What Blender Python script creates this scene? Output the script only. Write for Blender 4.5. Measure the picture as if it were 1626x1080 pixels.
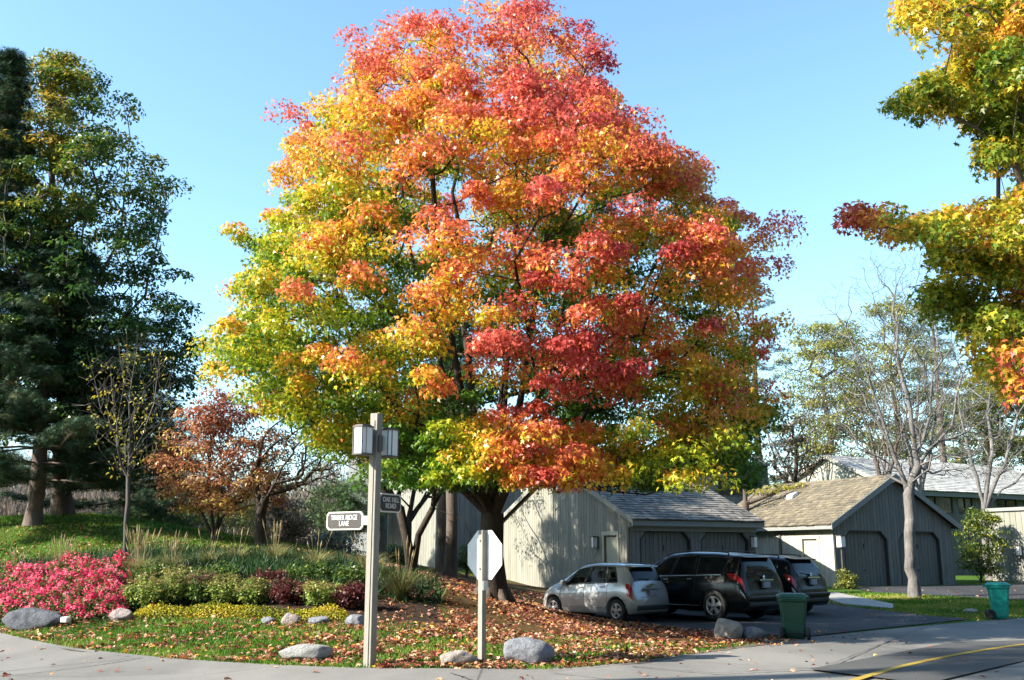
import bpy, math, random
import numpy as np
from mathutils import Vector, Matrix
for _o in list(bpy.data.objects): bpy.data.objects.remove(_o)
S = bpy.context.scene
C = S.collection
R = math.radians
random.seed(7)
RNG = np.random.default_rng(11)

# ------------------------------------------------------------------ camera
F = 1581.0; PITCH = R(12.2); CAMZ = 1.7
cd = bpy.data.cameras.new('camera'); cam = bpy.data.objects.new('camera', cd); C.objects.link(cam)
cd.lens = 35; cd.sensor_width = 36; cd.clip_end = 3000
cam.location = (0, 0, CAMZ); cam.rotation_euler = (math.pi/2+PITCH, 0, 0); S.camera = cam
# ------------------------------------------------------------------ light
SUN_EL = R(32); SUN_AZ = R(17)          # azimuth: sun stands to the left, a little behind the camera
sd = Vector((-math.cos(SUN_AZ)*math.cos(SUN_EL), -math.sin(SUN_AZ)*math.cos(SUN_EL), math.sin(SUN_EL)))
W = bpy.data.worlds.new('World'); S.world = W; W.use_nodes = True
sk = W.node_tree.nodes.new('ShaderNodeTexSky'); sk.sky_type = 'NISHITA'; sk.sun_disc = False
sk.sun_elevation = SUN_EL; sk.sun_rotation = math.atan2(sd.x, sd.y)
sk.air_density = 1.0; sk.dust_density = 0.6; sk.ozone_density = 1.2
bg = W.node_tree.nodes['Background']; bg.inputs[1].default_value = 0.080
_mx = W.node_tree.nodes.new('ShaderNodeMix'); _mx.data_type = 'RGBA'; _mx.blend_type = 'MULTIPLY'; _mx.inputs[0].default_value = 1
_mx.inputs[7].default_value = (1.30, 1.58, 1.60, 1)
W.node_tree.links.new(sk.outputs[0], _mx.inputs[6]); W.node_tree.links.new(_mx.outputs[2], bg.inputs[0])
sl = bpy.data.lights.new('sun', 'SUN'); sun = bpy.data.objects.new('sun', sl); C.objects.link(sun)
sl.energy = 5.0; sl.angle = R(0.5); sl.color = (1, .93, .80)
sun.rotation_euler = sd.to_track_quat('Z', 'Y').to_euler(); sun.location = sd*60
S.view_settings.view_transform = 'Standard'; S.view_settings.look = 'None'
S.view_settings.exposure = 1.6; S.view_settings.gamma = 1

# ------------------------------------------------------------------ pixel -> world
CP, SP = math.cos(PITCH), math.sin(PITCH)
def at(px, py, Y):
    dx = (px-813)/F; dy = (540-py)/F
    t = Y/(CP-dy*SP)
    return Vector((dx*t, Y, CAMZ+t*(SP+dy*CP)))
def gx(px, Y): return at(px, 900, Y).x

# ------------------------------------------------------------------ terrain
ctrl = []
for px, py, Y in [(0,1003,22),(100,990,22),(210,988,21.5),(450,994,20),(575,996,19.5),(700,1000,19.5),(0,985,23),
    (60,915,25.5),(200,905,26),(100,900,28),(300,895,27),(430,900,26),(500,915,25),(600,930,24),(680,960,22.5),
    (775,946,25),(840,962,25),(760,985,21.5),(900,985,24.5),(700,915,33),(660,895,42),(740,918,40),(820,930,42),(640,905,30),(690,930,28),
    (50,824,38),(150,819,38),(250,832,36),(350,850,34),(450,868,32),(560,885,31),(200,866,31),(60,850,32),(330,872,30),(-80,828,38),(-200,835,36)]:
    p = at(px, py, Y); ctrl.append((p.x, p.y, p.z))
for x, y, z in [(-11.2,22,0),(-8,19,0),(-5.7,17.2,0),(-3.9,16.2,0),(-2.3,15.6,0),(.6,15.5,0),(1.9,16.5,0),(2.7,17.6,0),(4.1,19.4,0),(5.7,21.5,0),
    (-14,24,.05),(-18,27,.15),(-20,22,0),(-12,15,0),(-6,12,0),(0,12,0),(6,12,0),(12,12,0),(20,14,0),(0,4,0),(-10,4,0),(10,4,0),(20,4,0),(-20,10,0),(30,5,0),(-30,5,0),(-30,18,0),
    (10,18,0),(8,22,0),(12,24,0),(18,24,0),(5,23.5,0),(3.5,25.5,0),(2.2,28,.02),(1.6,31,.1),(6,26,0),(7,30,0.02),(10,30,.02),(14,28,0),(25,26,0),(30,20,0),(30,32,.1),
    (4.7,37.9,.38),(.6,45,.42),(10.2,41,.4),(9,36,.2),(6,34,.15),(13.7,41.8,.42),(20.4,45.6,.42),(11.5,46,.45),(14,37,.27),(20,36,.2),(26,46,.45),(30,40,.3),
    (2.6,35,.35),(-20,48,1.2),(-12,50,.7),(-4,50,1.2),(-6,58,.6),(4,55,.6),(15,56,.6),(28,56,.6),(-20,58,-.3),(-30,50,.2),(-30,38,2.2),(-30,28,.6),(-9,40,1.7),(-13,44,1.4)]:
    ctrl.append((x, y, z))
ctrl = np.array(ctrl)
def _phi(r2): return 0.5*r2*np.log(np.maximum(r2, 1e-9))
def _fit():
    n = len(ctrl); P = ctrl[:, :2]
    d2 = ((P[:, None]-P[None])**2).sum(-1)
    K = _phi(d2)+np.eye(n)*2.0
    Q = np.hstack([np.ones((n, 1)), P]); A = np.zeros((n+3, n+3))
    A[:n, :n] = K; A[:n, n:] = Q; A[n:, :n] = Q.T
    return np.linalg.solve(A, np.concatenate([ctrl[:, 2], np.zeros(3)]))
_w = _fit()
def sstep(a, b, x):
    t = np.clip((x-a)/(b-a), 0, 1); return t*t*(3-2*t)
def height(x, y):
    x = np.atleast_1d(np.asarray(x, float)); y = np.atleast_1d(np.asarray(y, float))
    out = np.zeros(len(x))
    for i in range(0, len(x), 20000):
        X = x[i:i+20000]; Y = y[i:i+20000]
        d2 = (X[:, None]-ctrl[None, :, 0])**2+(Y[:, None]-ctrl[None, :, 1])**2
        h = _phi(d2)@_w[:-3]+_w[-3]+_w[-2]*X+_w[-1]*Y
        out[i:i+20000] = np.clip(h, -.5, 4)
    w = (1-sstep(30, 40, np.abs(x)))*(1-sstep(56, 68, y))*sstep(2, 5, y)
    return out*w
def hz(x, y): return float(height([x], [y])[0])
def G(px, Y, dz=0):
    x = gx(px, Y); return Vector((x, Y, hz(x, Y)+dz))

# grass edge along the road, and zone weights of the ground (what really lies there)
EDGE = [(-40,46),(-20,30),(-11.2,22.3),(-8,19.1),(-5.7,17.3),(-3.9,16.35),(-2.3,15.8),(.56,15.7),(1.94,16.7),(2.7,17.7),(4.1,19.4),(5.7,21.4)]
DRIVE_A = [(5.85,21.6),(5.5,22.9),(4.6,23.7),(3.25,25.5),(2.0,27.8),(1.3,30.5),(2.6,34.5),(4.95,37.75)]
DRIVE_B = [(12.4,27.9),(11.9,28.8),(11.6,30),(11.2,31.5),(10.8,33),(10.6,35),(10.7,38),(10.3,40.7)]
def edge_y(x):
    ex = [e[0] for e in EDGE]; ey = [e[1] for e in EDGE]
    return np.interp(x, ex, ey)
def in_poly(x, y, poly):
    x = np.asarray(x); y = np.asarray(y); c = np.zeros(x.shape, bool); n = len(poly)
    for i in range(n):
        x1, y1 = poly[i]; x2, y2 = poly[(i+1) % n]
        if y1 == y2: continue
        m = ((y1 > y) != (y2 > y)) & (x < (x2-x1)*(y-y1)/(y2-y1)+x1); c ^= m
    return c
def bed_front(x): return np.interp(x, [-25,-12,-9.5,-8,-6,-4.2,-3,-1.2], [26.5,23.0,21.8,21.6,21.0,20.2,19.9,20.0])
def bed_w(x, y):
    return sstep(-.15, .15, y-bed_front(x))*(1-sstep(28, 29.5, y+.05*x))*(1-sstep(-1.6, -.9, x+.12*(y-20)))
def litter_w(x, y):
    r = np.sqrt(((x-.3)/7.0)**2+((y-25.5)/8.0)**2)
    a = (1-sstep(.75, 1.05, r))
    b = sstep(27.5, 29, y)*(1-sstep(42, 50, y))*(1-sstep(3, 6, x))*sstep(-9, -5, x)*.9
    return np.maximum(a*.9, b)*(1-bed_w(x, y))

# ------------------------------------------------------------------ materials
def newmat(name):
    m = bpy.data.materials.new(name); m.use_nodes = True; nt = m.node_tree
    return m, nt, nt.nodes['Principled BSDF']
def N(nt, t, **k):
    n = nt.nodes.new(t)
    for a, b in k.items(): setattr(n, a, b)
    return n
def noise(nt, scale, detail=4, rough=.6, coord='Object', stretch=None):
    tc = N(nt, 'ShaderNodeTexCoord'); n = N(nt, 'ShaderNodeTexNoise')
    n.inputs['Scale'].default_value = scale; n.inputs['Detail'].default_value = detail; n.inputs['Roughness'].default_value = rough
    if stretch:
        mp = N(nt, 'ShaderNodeMapping'); mp.inputs['Scale'].default_value = stretch
        nt.links.new(tc.outputs[coord], mp.inputs[0]); nt.links.new(mp.outputs[0], n.inputs[0])
    else: nt.links.new(tc.outputs[coord], n.inputs[0])
    return n
def ramp(nt, src, stops):
    r = N(nt, 'ShaderNodeValToRGB'); e = r.color_ramp.elements
    while len(e) < len(stops): e.new(.5)
    for i, (p, c) in enumerate(stops): e[i].position = p; e[i].color = (*c, 1)
    nt.links.new(src, r.inputs[0]); return r
def bump(nt, src, b, strength=.5, dist=.02):
    n = N(nt, 'ShaderNodeBump'); n.inputs['Strength'].default_value = strength; n.inputs['Distance'].default_value = dist
    nt.links.new(src, n.inputs['Height']); nt.links.new(n.outputs[0], b.inputs['Normal']); return n
def simple(name, c, rough=.6, var=.15, scale=6, metal=0, bmp=0, spec=.5, coat=0, stretch=None):
    m, nt, b = newmat(name)
    n = noise(nt, scale, 5, .65, stretch=stretch)
    r = ramp(nt, n.outputs[0], [(.25, tuple(x*(1-var) for x in c)), (.75, tuple(min(1, x*(1+var)) for x in c))])
    nt.links.new(r.outputs[0], b.inputs['Base Color'])
    b.inputs['Roughness'].default_value = rough; b.inputs['Metallic'].default_value = metal
    b.inputs['Specular IOR Level'].default_value = spec; b.inputs['Coat Weight'].default_value = coat
    b.inputs['Coat Roughness'].default_value = .03
    if bmp: bump(nt, n.outputs[0], b, bmp, .02)
    return m
def leafmat(name, trans=.35, rough=.45, spec=.4, mul=1.0):
    m, nt, b = newmat(name); out = nt.nodes['Material Output']
    a = N(nt, 'ShaderNodeAttribute'); a.attribute_name = 'Col'
    nt.links.new(a.outputs['Color'], b.inputs['Base Color']); b.inputs['Roughness'].default_value = rough
    b.inputs['Specular IOR Level'].default_value = spec
    t = N(nt, 'ShaderNodeBsdfTranslucent'); nt.links.new(a.outputs['Color'], t.inputs[0])
    mx = N(nt, 'ShaderNodeMixShader'); mx.inputs[0].default_value = trans
    nt.links.new(b.outputs[0], mx.inputs[1]); nt.links.new(t.outputs[0], mx.inputs[2]); nt.links.new(mx.outputs[0], out.inputs[0])
    return m
def bark(name, c, var=.45, scale=14):
    m, nt, b = newmat(name)
    n = noise(nt, scale, 6, .7, stretch=(1, 1, .22)); n2 = noise(nt, 1.3, 3, .5)
    mx = N(nt, 'ShaderNodeMath', operation='ADD'); nt.links.new(n.outputs[0], mx.inputs[0]); nt.links.new(n2.outputs[0], mx.inputs[1])
    mh = N(nt, 'ShaderNodeMath', operation='MULTIPLY'); nt.links.new(mx.outputs[0], mh.inputs[0]); mh.inputs[1].default_value = .5
    r = ramp(nt, mh.outputs[0], [(.35, tuple(x*(1-var) for x in c)), (.65, tuple(x*(1+var) for x in c))])
    nt.links.new(r.outputs[0], b.inputs['Base Color']); b.inputs['Roughness'].default_value = .9; b.inputs['Specular IOR Level'].default_value = .2
    bump(nt, n.outputs[0], b, .9, .03); return m
def attrcol(name, rough=.8, scale=20, var=.2, bmp=.4, stretch=None, spec=.3):
    m, nt, b = newmat(name)
    a = N(nt, 'ShaderNodeAttribute'); a.attribute_name = 'Col'; n = noise(nt, scale, 5, .6, stretch=stretch)
    r = ramp(nt, n.outputs[0], [(.3, (1-var,)*3), (.7, (1+var,)*3)])
    mx = N(nt, 'ShaderNodeMix', data_type='RGBA', blend_type='MULTIPLY'); mx.inputs[0].default_value = 1
    nt.links.new(a.outputs['Color'], mx.inputs[6]); nt.links.new(r.outputs[0], mx.inputs[7]); nt.links.new(mx.outputs[2], b.inputs['Base Color'])
    b.inputs['Roughness'].default_value = rough; b.inputs['Specular IOR Level'].default_value = spec
    if bmp: bump(nt, n.outputs[0], b, bmp, .01)
    return m
M = {}
M['leaf'] = leafmat('leaf', .42, .4, .5); M['leaf_dry'] = leafmat('leaf_dry', .15, .7, .2); M['needle'] = leafmat('needle', .12, .6, .2)
M['petal'] = leafmat('petal', .3, .5, .2); M['grass'] = leafmat('grass_blade', .3, .5, .2)
M['bark_dark'] = bark('bark_dark', (.045, .035, .028)); M['bark_brown'] = bark('bark_brown', (.10, .08, .065))
M['bark_grey'] = bark('bark_grey', (.145, .135, .128), .5); M['bark_mid'] = bark('bark_mid', (.085, .078, .072), .35); M['bark_pine'] = bark('bark_pine', (.13, .10, .085))
M['siding'] = attrcol('siding', .8, 9, .16, .35, (1, 1, .12)); M['shake'] = attrcol('shake', .85, 14, .3, .5)
M['trim'] = simple('trim', (.20, .21, .20), .7, .12, 5); M['fascia_dark'] = simple('fascia_dark', (.07, .075, .08), .7, .15, 5)
M['dooredge'] = simple('dooredge', (.03, .035, .035), .8)
M['rake'] = simple('rake', (.27, .26, .225), .75, .12, 5); M['paintpale'] = simple('paintpale', (.40, .39, .30), .6, .08, 4)
M['post'] = simple('post', (.24, .222, .19), .75, .22, 12, bmp=.3, stretch=(3, 3, .4))
M['frost'] = simple('frost', (.75, .75, .73), .35, .03, 3); M['bronze'] = simple('bronze', (.09, .08, .07), .5, .1, 8)
M['alum'] = simple('alum', (.62, .62, .61), .5, .10, 5)
M['signbrown'] = simple('signbrown', (.030, .023, .021), .5, .1, 10); M['white'] = simple('white', (.8, .8, .78), .5, .03, 4)
M['signcream'] = simple('signcream', (.62, .60, .53), .6, .05, 4)
M['glass'] = simple('glass', (.008, .010, .014), .07, .1, 2, spec=.3)
M['winglass'] = simple('winglass', (.02, .025, .03), .12, .1, 2, spec=.6)
M['tyre'] = simple('tyre', (.018, .018, .018), .8, .2, 20); M['rim'] = simple('rim', (.45, .46, .48), .3, .05, 8, metal=.8)
M['chrome'] = simple('chrome', (.7, .72, .75), .15, .02, 3, metal=1); M['plastic'] = simple('plastic', (.02, .02, .022), .55, .1, 12)
M['silverpaint'] = simple('silverpaint', (.40, .405, .41), .3, .03, 60, metal=.3, coat=1)
M['blackpaint'] = simple('blackpaint', (.004, .005, .007), .26, .05, 40, coat=.12, spec=.35)
M['taillight'] = simple('taillight', (.42, .012, .015), .15, .15, 10, coat=1); M['clearlight'] = simple('clearlight', (.55, .55, .56), .15, .1, 12, coat=1)
M['plate'] = simple('plate', (.30, .31, .38), .5, .25, 60); M['seat'] = simple('seat', (.035, .035, .035), .9)
M['gold'] = simple('gold', (.55, .40, .12), .3, .05, 10, metal=.7)
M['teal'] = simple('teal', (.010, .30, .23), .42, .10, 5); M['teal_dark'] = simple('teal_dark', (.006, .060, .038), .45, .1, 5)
def tintglass():
    m, nt, b = newmat('tintglass'); out = nt.nodes['Material Output']
    b.inputs['Base Color'].default_value = (.01, .012, .014, 1); b.inputs['Roughness'].default_value = .03; b.inputs['Specular IOR Level'].default_value = .8
    n = noise(nt, 2, 2); rr = ramp(nt, n.outputs[0], [(0, (.50, .54, .48)), (1, (.58, .62, .55))])
    t = N(nt, 'ShaderNodeBsdfTransparent'); nt.links.new(rr.outputs[0], t.inputs[0])
    mx = N(nt, 'ShaderNodeMixShader'); mx.inputs[0].default_value = .78
    nt.links.new(b.outputs[0], mx.inputs[1]); nt.links.new(t.outputs[0], mx.inputs[2]); nt.links.new(mx.outputs[0], out.inputs[0]); return m
M['tintglass'] = tintglass()
def rock(name, c, c2, scale=7):
    m, nt, b = newmat(name); n = noise(nt, scale, 8, .75); n2 = noise(nt, 2.2, 3, .6)
    r = ramp(nt, n.outputs[0], [(.35, c2), (.62, c)]); nt.links.new(r.outputs[0], b.inputs['Base Color'])
    b.inputs['Roughness'].default_value = .9; bump(nt, n.outputs[0], b, 1.0, .12); return m
M['rock_grey'] = rock('rock_grey', (.30, .31, .34), (.16, .17, .20)); M['rock_pale'] = rock('rock_pale', (.50, .50, .48), (.28, .28, .28), 16)
M['rock_tan'] = rock('rock_tan', (.48, .42, .36), (.26, .23, .21)); M['rock_dark'] = rock('rock_dark', (.13, .14, .17), (.035, .037, .045), 4)
M['rock_pink'] = rock('rock_pink', (.42, .34, .32), (.22, .19, .19))
M['rock_white'] = simple('rock_white', (.7, .7, .66), .7, .1, 6)
def asphalt(name, c, worn, cracks=False, fleck=.5):
    m, nt, b = newmat(name)
    big = noise(nt, .35, 4, .6, 'Object', (1, .5, 1)); fine = noise(nt, 60, 3, .7)
    r = ramp(nt, big.outputs[0], [(.38, c), (.62, worn)]); f = ramp(nt, fine.outputs[0], [(.3, (1-fleck*.5,)*3), (.7, (1+fleck*.4,)*3)])
    mx = N(nt, 'ShaderNodeMix', data_type='RGBA', blend_type='MULTIPLY'); mx.inputs[0].default_value = 1
    nt.links.new(r.outputs[0], mx.inputs[6]); nt.links.new(f.outputs[0], mx.inputs[7]); last = mx.outputs[2]
    if cracks:
        tc = N(nt, 'ShaderNodeTexCoord'); wn = N(nt, 'ShaderNodeTexNoise'); wn.inputs['Scale'].default_value = 1.2
        add = N(nt, 'ShaderNodeMix', data_type='RGBA', blend_type='ADD'); add.inputs[0].default_value = .6
        nt.links.new(tc.outputs['Object'], add.inputs[6]); nt.links.new(wn.outputs['Color'], add.inputs[7])
        v = N(nt, 'ShaderNodeTexVoronoi', feature='DISTANCE_TO_EDGE'); v.inputs['Scale'].default_value = .16
        nt.links.new(add.outputs[2], v.inputs[0])
        cr = ramp(nt, v.outputs['Distance'], [(.0, (.30,)*3), (.0035, (1,)*3)])
        m2 = N(nt, 'ShaderNodeMix', data_type='RGBA', blend_type='MULTIPLY'); m2.inputs[0].default_value = .8
        nt.links.new(last, m2.inputs[6]); nt.links.new(cr.outputs[0], m2.inputs[7]); last = m2.outputs[2]
    nt.links.new(last, b.inputs['Base Color']); b.inputs['Roughness'].default_value = .85; b.inputs['Specular IOR Level'].default_value = .25
    bump(nt, fine.outputs[0], b, .35, .01); return m
M['road'] = asphalt('road', (.135, .13, .122), (.205, .196, .182), True, .55); M['drive'] = asphalt('drive', (.030, .031, .034), (.052, .053, .057), False, .7)
M['road_old'] = asphalt('road_old', (.155, .15, .14), (.21, .20, .185), False, .6); M['patch'] = asphalt('patch', (.055, .055, .055), (.08, .079, .077), False, .6); M['yellow'] = asphalt('yellow', (.30, .20, .02), (.40, .29, .06), False, .8)
M['concrete'] = asphalt('concrete', (.26, .25, .23), (.33, .32, .30), False, .25)
def groundmat():
    m, nt, b = newmat('ground_mix')
    a = N(nt, 'ShaderNodeAttribute'); a.attribute_name = 'Col'; sep = N(nt, 'ShaderNodeSeparateColor'); nt.links.new(a.outputs['Color'], sep.inputs[0])
    n1 = noise(nt, 1.1, 6, .7); n2 = noise(nt, 14, 6, .75); n3 = noise(nt, 40, 4, .7)
    grass = ramp(nt, n2.outputs[0], [(.25, (.025, .06, .008)), (.5, (.055, .115, .014)), (.75, (.11, .16, .028))])
    mulch = ramp(nt, n3.outputs[0], [(.3, (.018, .013, .010)), (.7, (.06, .042, .03))])
    lit = ramp(nt, n3.outputs[0], [(.25, (.025, .018, .010)), (.42, (.05, .055, .014)), (.55, (.12, .060, .028)), (.75, (.24, .14, .07))])
    far = ramp(nt, n1.outputs[0], [(.3, (.05, .055, .02)), (.7, (.12, .10, .05))])
    def jag(ch, k=.5):
        x = N(nt, 'ShaderNodeMath', operation='SUBTRACT'); nt.links.new(n1.outputs[0], x.inputs[0]); x.inputs[1].default_value = .5
        y = N(nt, 'ShaderNodeMath', operation='MULTIPLY_ADD'); nt.links.new(x.outputs[0], y.inputs[0]); y.inputs[1].default_value = k; nt.links.new(ch, y.inputs[2])
        z = N(nt, 'ShaderNodeMapRange'); z.inputs[1].default_value = .35; z.inputs[2].default_value = .65; nt.links.new(y.outputs[0], z.inputs[0]); return z.outputs[0]
    last = grass.outputs[0]
    for ch, src, k in ((sep.outputs[0], mulch, .5), (sep.outputs[1], lit, 1.6), (sep.outputs[2], far, .5)):
        mx = N(nt, 'ShaderNodeMix', data_type='RGBA'); nt.links.new(jag(ch, k), mx.inputs[0]); nt.links.new(last, mx.inputs[6]); nt.links.new(src.outputs[0], mx.inputs[7]); last = mx.outputs[2]
    nt.links.new(last, b.inputs['Base Color']); b.inputs['Roughness'].default_value = .95; b.inputs['Specular IOR Level'].default_value = .1
    bump(nt, n2.outputs[0], b, .8, .06); return m
M['ground'] = groundmat()

# ------------------------------------------------------------------ object helpers
def tag(o, label=None, cat=None, group=None, kind=None):
    if label: o['label'] = label
    if cat: o['category'] = cat
    if group: o['group'] = group
    if kind: o['kind'] = kind
    return o
def empty(name, loc=(0, 0, 0), rz=0, label=None, cat=None, group=None):
    o = bpy.data.objects.new(name, None); C.objects.link(o); o.location = loc; o.rotation_euler = (0, 0, rz); o.empty_display_size = .3
    return tag(o, label, cat, group)
def link(name, me, m, parent=None, loc=None):
    o = bpy.data.objects.new(name, me); C.objects.link(o)
    for x in (m if isinstance(m, (list, tuple)) else [m]): me.materials.append(x)
    if parent: o.parent = parent
    if loc is not None: o.location = loc
    return o
def copy_tree(o, parent=None, **kw):
    c = o.copy(); C.objects.link(c); c.parent = parent
    for ch in o.children: copy_tree(ch, c)
    for k, v in kw.items(): setattr(c, k, v)
    return c
class MB:
    def __init__(s): s.v = []; s.f = []; s.c = []; s.sm = []
    def poly(s, pts, col=None, smooth=False):
        b = len(s.v); s.v += [tuple(p) for p in pts]; s.f.append(tuple(range(b, b+len(pts)))); s.c.append(col or (1, 1, 1)); s.sm.append(smooth)
    def faces(s, pts, fs, col=None, smooth=False):
        b = len(s.v); s.v += [tuple(p) for p in pts]
        for f in fs: s.f.append(tuple(b+i for i in f)); s.c.append(col or (1, 1, 1)); s.sm.append(smooth)
    def hexa(s, p, col=None):       # 8 points: bottom 4 (ccw), top 4
        s.faces(p, [(3,2,1,0),(4,5,6,7),(0,1,5,4),(1,2,6,5),(2,3,7,6),(3,0,4,7)], col)
    def box(s, x0, x1, y0, y1, z0, z1, col=None):
        s.hexa([(x0,y0,z0),(x1,y0,z0),(x1,y1,z0),(x0,y1,z0),(x0,y0,z1),(x1,y0,z1),(x1,y1,z1),(x0,y1,z1)], col)
    def prism(s, pts, axis, a, b, col=None):    # polygon in the plane across axis, extruded a..b
        n = len(pts)
        def mk(p, t):
            if axis == 'y': return (p[0], t, p[1])
            if axis == 'x': return (t, p[0], p[1])
            return (p[0], p[1], t)
        A = [mk(p, a) for p in pts]; B = [mk(p, b) for p in pts]
        s.faces(A+B, [tuple(range(n))[::-1], tuple(range(n, 2*n))]+[(i, (i+1) % n, n+(i+1) % n, n+i) for i in range(n)], col)
    def tube(s, p0, p1, r0, r1, n=8, caps=True, smooth=True, col=None):
        p0 = Vector(p0); p1 = Vector(p1); d = (p1-p0).normalized()
        a = d.orthogonal().normalized(); b = d.cross(a)
        P = [p+(a*math.cos(t)+b*math.sin(t))*r for p, r in ((p0, r0), (p1, r1)) for t in [2*math.pi*i/n for i in range(n)]]
        s.faces(P, [(i, (i+1) % n, n+(i+1) % n, n+i) for i in range(n)], col, smooth)
        if caps: s.poly(P[:n][::-1], col); s.poly(P[n:], col)
    def lathe(s, prof, o, axis='y', n=24, smooth=True, col=None):   # prof: (r, h) along the axis
        o = Vector(o); P = []
        for r, h in prof:
            for i in range(n):
                c, q = math.cos(2*math.pi*i/n)*r, math.sin(2*math.pi*i/n)*r
                P.append(o+Vector({'y': (c, h, q), 'z': (c, q, h), 'x': (h, c, q)}[axis]))
        s.faces(P, [(k*n+i, k*n+(i+1) % n, (k+1)*n+(i+1) % n, (k+1)*n+i) for k in range(len(prof)-1) for i in range(n)], col, smooth)
    def build(s, name, m, parent=None, loc=None, label=None):
        me = bpy.data.meshes.new(name); me.from_pydata(s.v, [], s.f)
        a = me.attributes.new('Col', 'FLOAT_COLOR', 'FACE')
        a.data.foreach_set('color', np.hstack([np.array(s.c, float).reshape(-1, 3), np.ones((len(s.f), 1))]).ravel())
        me.polygons.foreach_set('use_smooth', s.sm); me.update()
        o = link(name, me, m, parent, loc)
        if label: o['label'] = label
        return o
def bevel(o, w=.01, n=2):
    b = o.modifiers.new('bevel', 'BEVEL'); b.width = w; b.segments = n; b.limit_method = 'ANGLE'; return o
def npmesh(name, V, faces_n, idx, cols, m, parent=None, smooth=False, dom='FACE'):
    # faces_n: verts per face (constant), idx: flat loop indices, cols: per face
    me = bpy.data.meshes.new(name); nf = len(idx)//faces_n
    if parent: V = np.asarray(V)-np.array(parent.location)
    me.vertices.add(len(V)); me.vertices.foreach_set('co', np.asarray(V, np.float32).ravel())
    me.loops.add(len(idx)); me.loops.foreach_set('vertex_index', np.asarray(idx, np.int32))
    me.polygons.add(nf); me.polygons.foreach_set('loop_start', np.arange(0, len(idx), faces_n, dtype=np.int32))
    if smooth: me.polygons.foreach_set('use_smooth', np.ones(nf, bool))
    me.update(calc_edges=True)
    if cols is not None:
        a = me.attributes.new('Col', 'FLOAT_COLOR', dom)
        a.data.foreach_set('color', np.hstack([np.asarray(cols, np.float32), np.ones((len(cols), 1), np.float32)]).ravel())
    return link(name, me, m, parent)

# ------------------------------------------------------------------ leaves
SH_MAPLE = np.array([(0,-.05,0),(.32,-.06,-.04),(.20,.17,0),(.56,.38,-.09),(.19,.40,0),(.0,1.0,-.12),(-.19,.40,0),(-.56,.38,-.09),(-.20,.17,0),(-.32,-.06,-.04)])
SH_OVAL = np.array([(0,0,0),(.22,.25,.03),(.2,.6,.03),(0,1,-.06),(-.2,.6,.03),(-.22,.25,.03)])
SH_RHOMB = np.array([(0,0,0),(.3,.45,.05),(0,1,-.05),(-.3,.45,.05)])
SH_BLADE = np.array([(-.06,0,0),(.06,0,0),(0,1,.12)])
_st = []
for _i in range(7):
    _a = math.pi*(_i/6-.5)*1.5
    _st += [(math.sin(_a)*1.0, math.cos(_a)*1.0, .1*(_i % 2)), (math.sin(_a+.16)*.10, math.cos(_a+.16)*.10, 0)]
SH_NEEDLE = np.array([(-.03,-.1,0)]+_st+[(.03,-.1,0)])
def leaves(name, P, Nrm, size, cols, shape, m, parent=None, tipdir=None, rng=RNG):
    n = len(P); Nrm = Nrm/np.linalg.norm(Nrm, axis=1, keepdims=True)
    t = rng.normal(size=(n, 3)) if tipdir is None else tipdir+rng.normal(size=(n, 3))*.5
    t -= (t*Nrm).sum(1, keepdims=True)*Nrm; t /= np.linalg.norm(t, axis=1, keepdims=True)+1e-9
    s = np.cross(t, Nrm); k = len(shape)
    sz = (size*np.ones(n)*rng.uniform(.7, 1.25, n))[:, None, None]
    V = P[:, None]+sz*(s[:, None]*shape[None, :, 0:1]+t[:, None]*shape[None, :, 1:2]+Nrm[:, None]*shape[None, :, 2:3]*rng.uniform(.3, 3.2, n)[:, None, None])
    return npmesh(name, V.reshape(-1, 3), k, np.arange(n*k), cols, m, parent)
def palette(t, stops):
    t = np.clip(t, 0, 1); xs = [s[0] for s in stops]
    return np.stack([np.interp(t, xs, [s[1][i] for s in stops]) for i in range(3)], 1)
def jitter(c, rng=RNG, a=.18): return np.clip(c*rng.uniform(1-a, 1+a, (len(c), 1))*rng.uniform(1-a*.4, 1+a*.4, c.shape), 0, 1)

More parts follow.
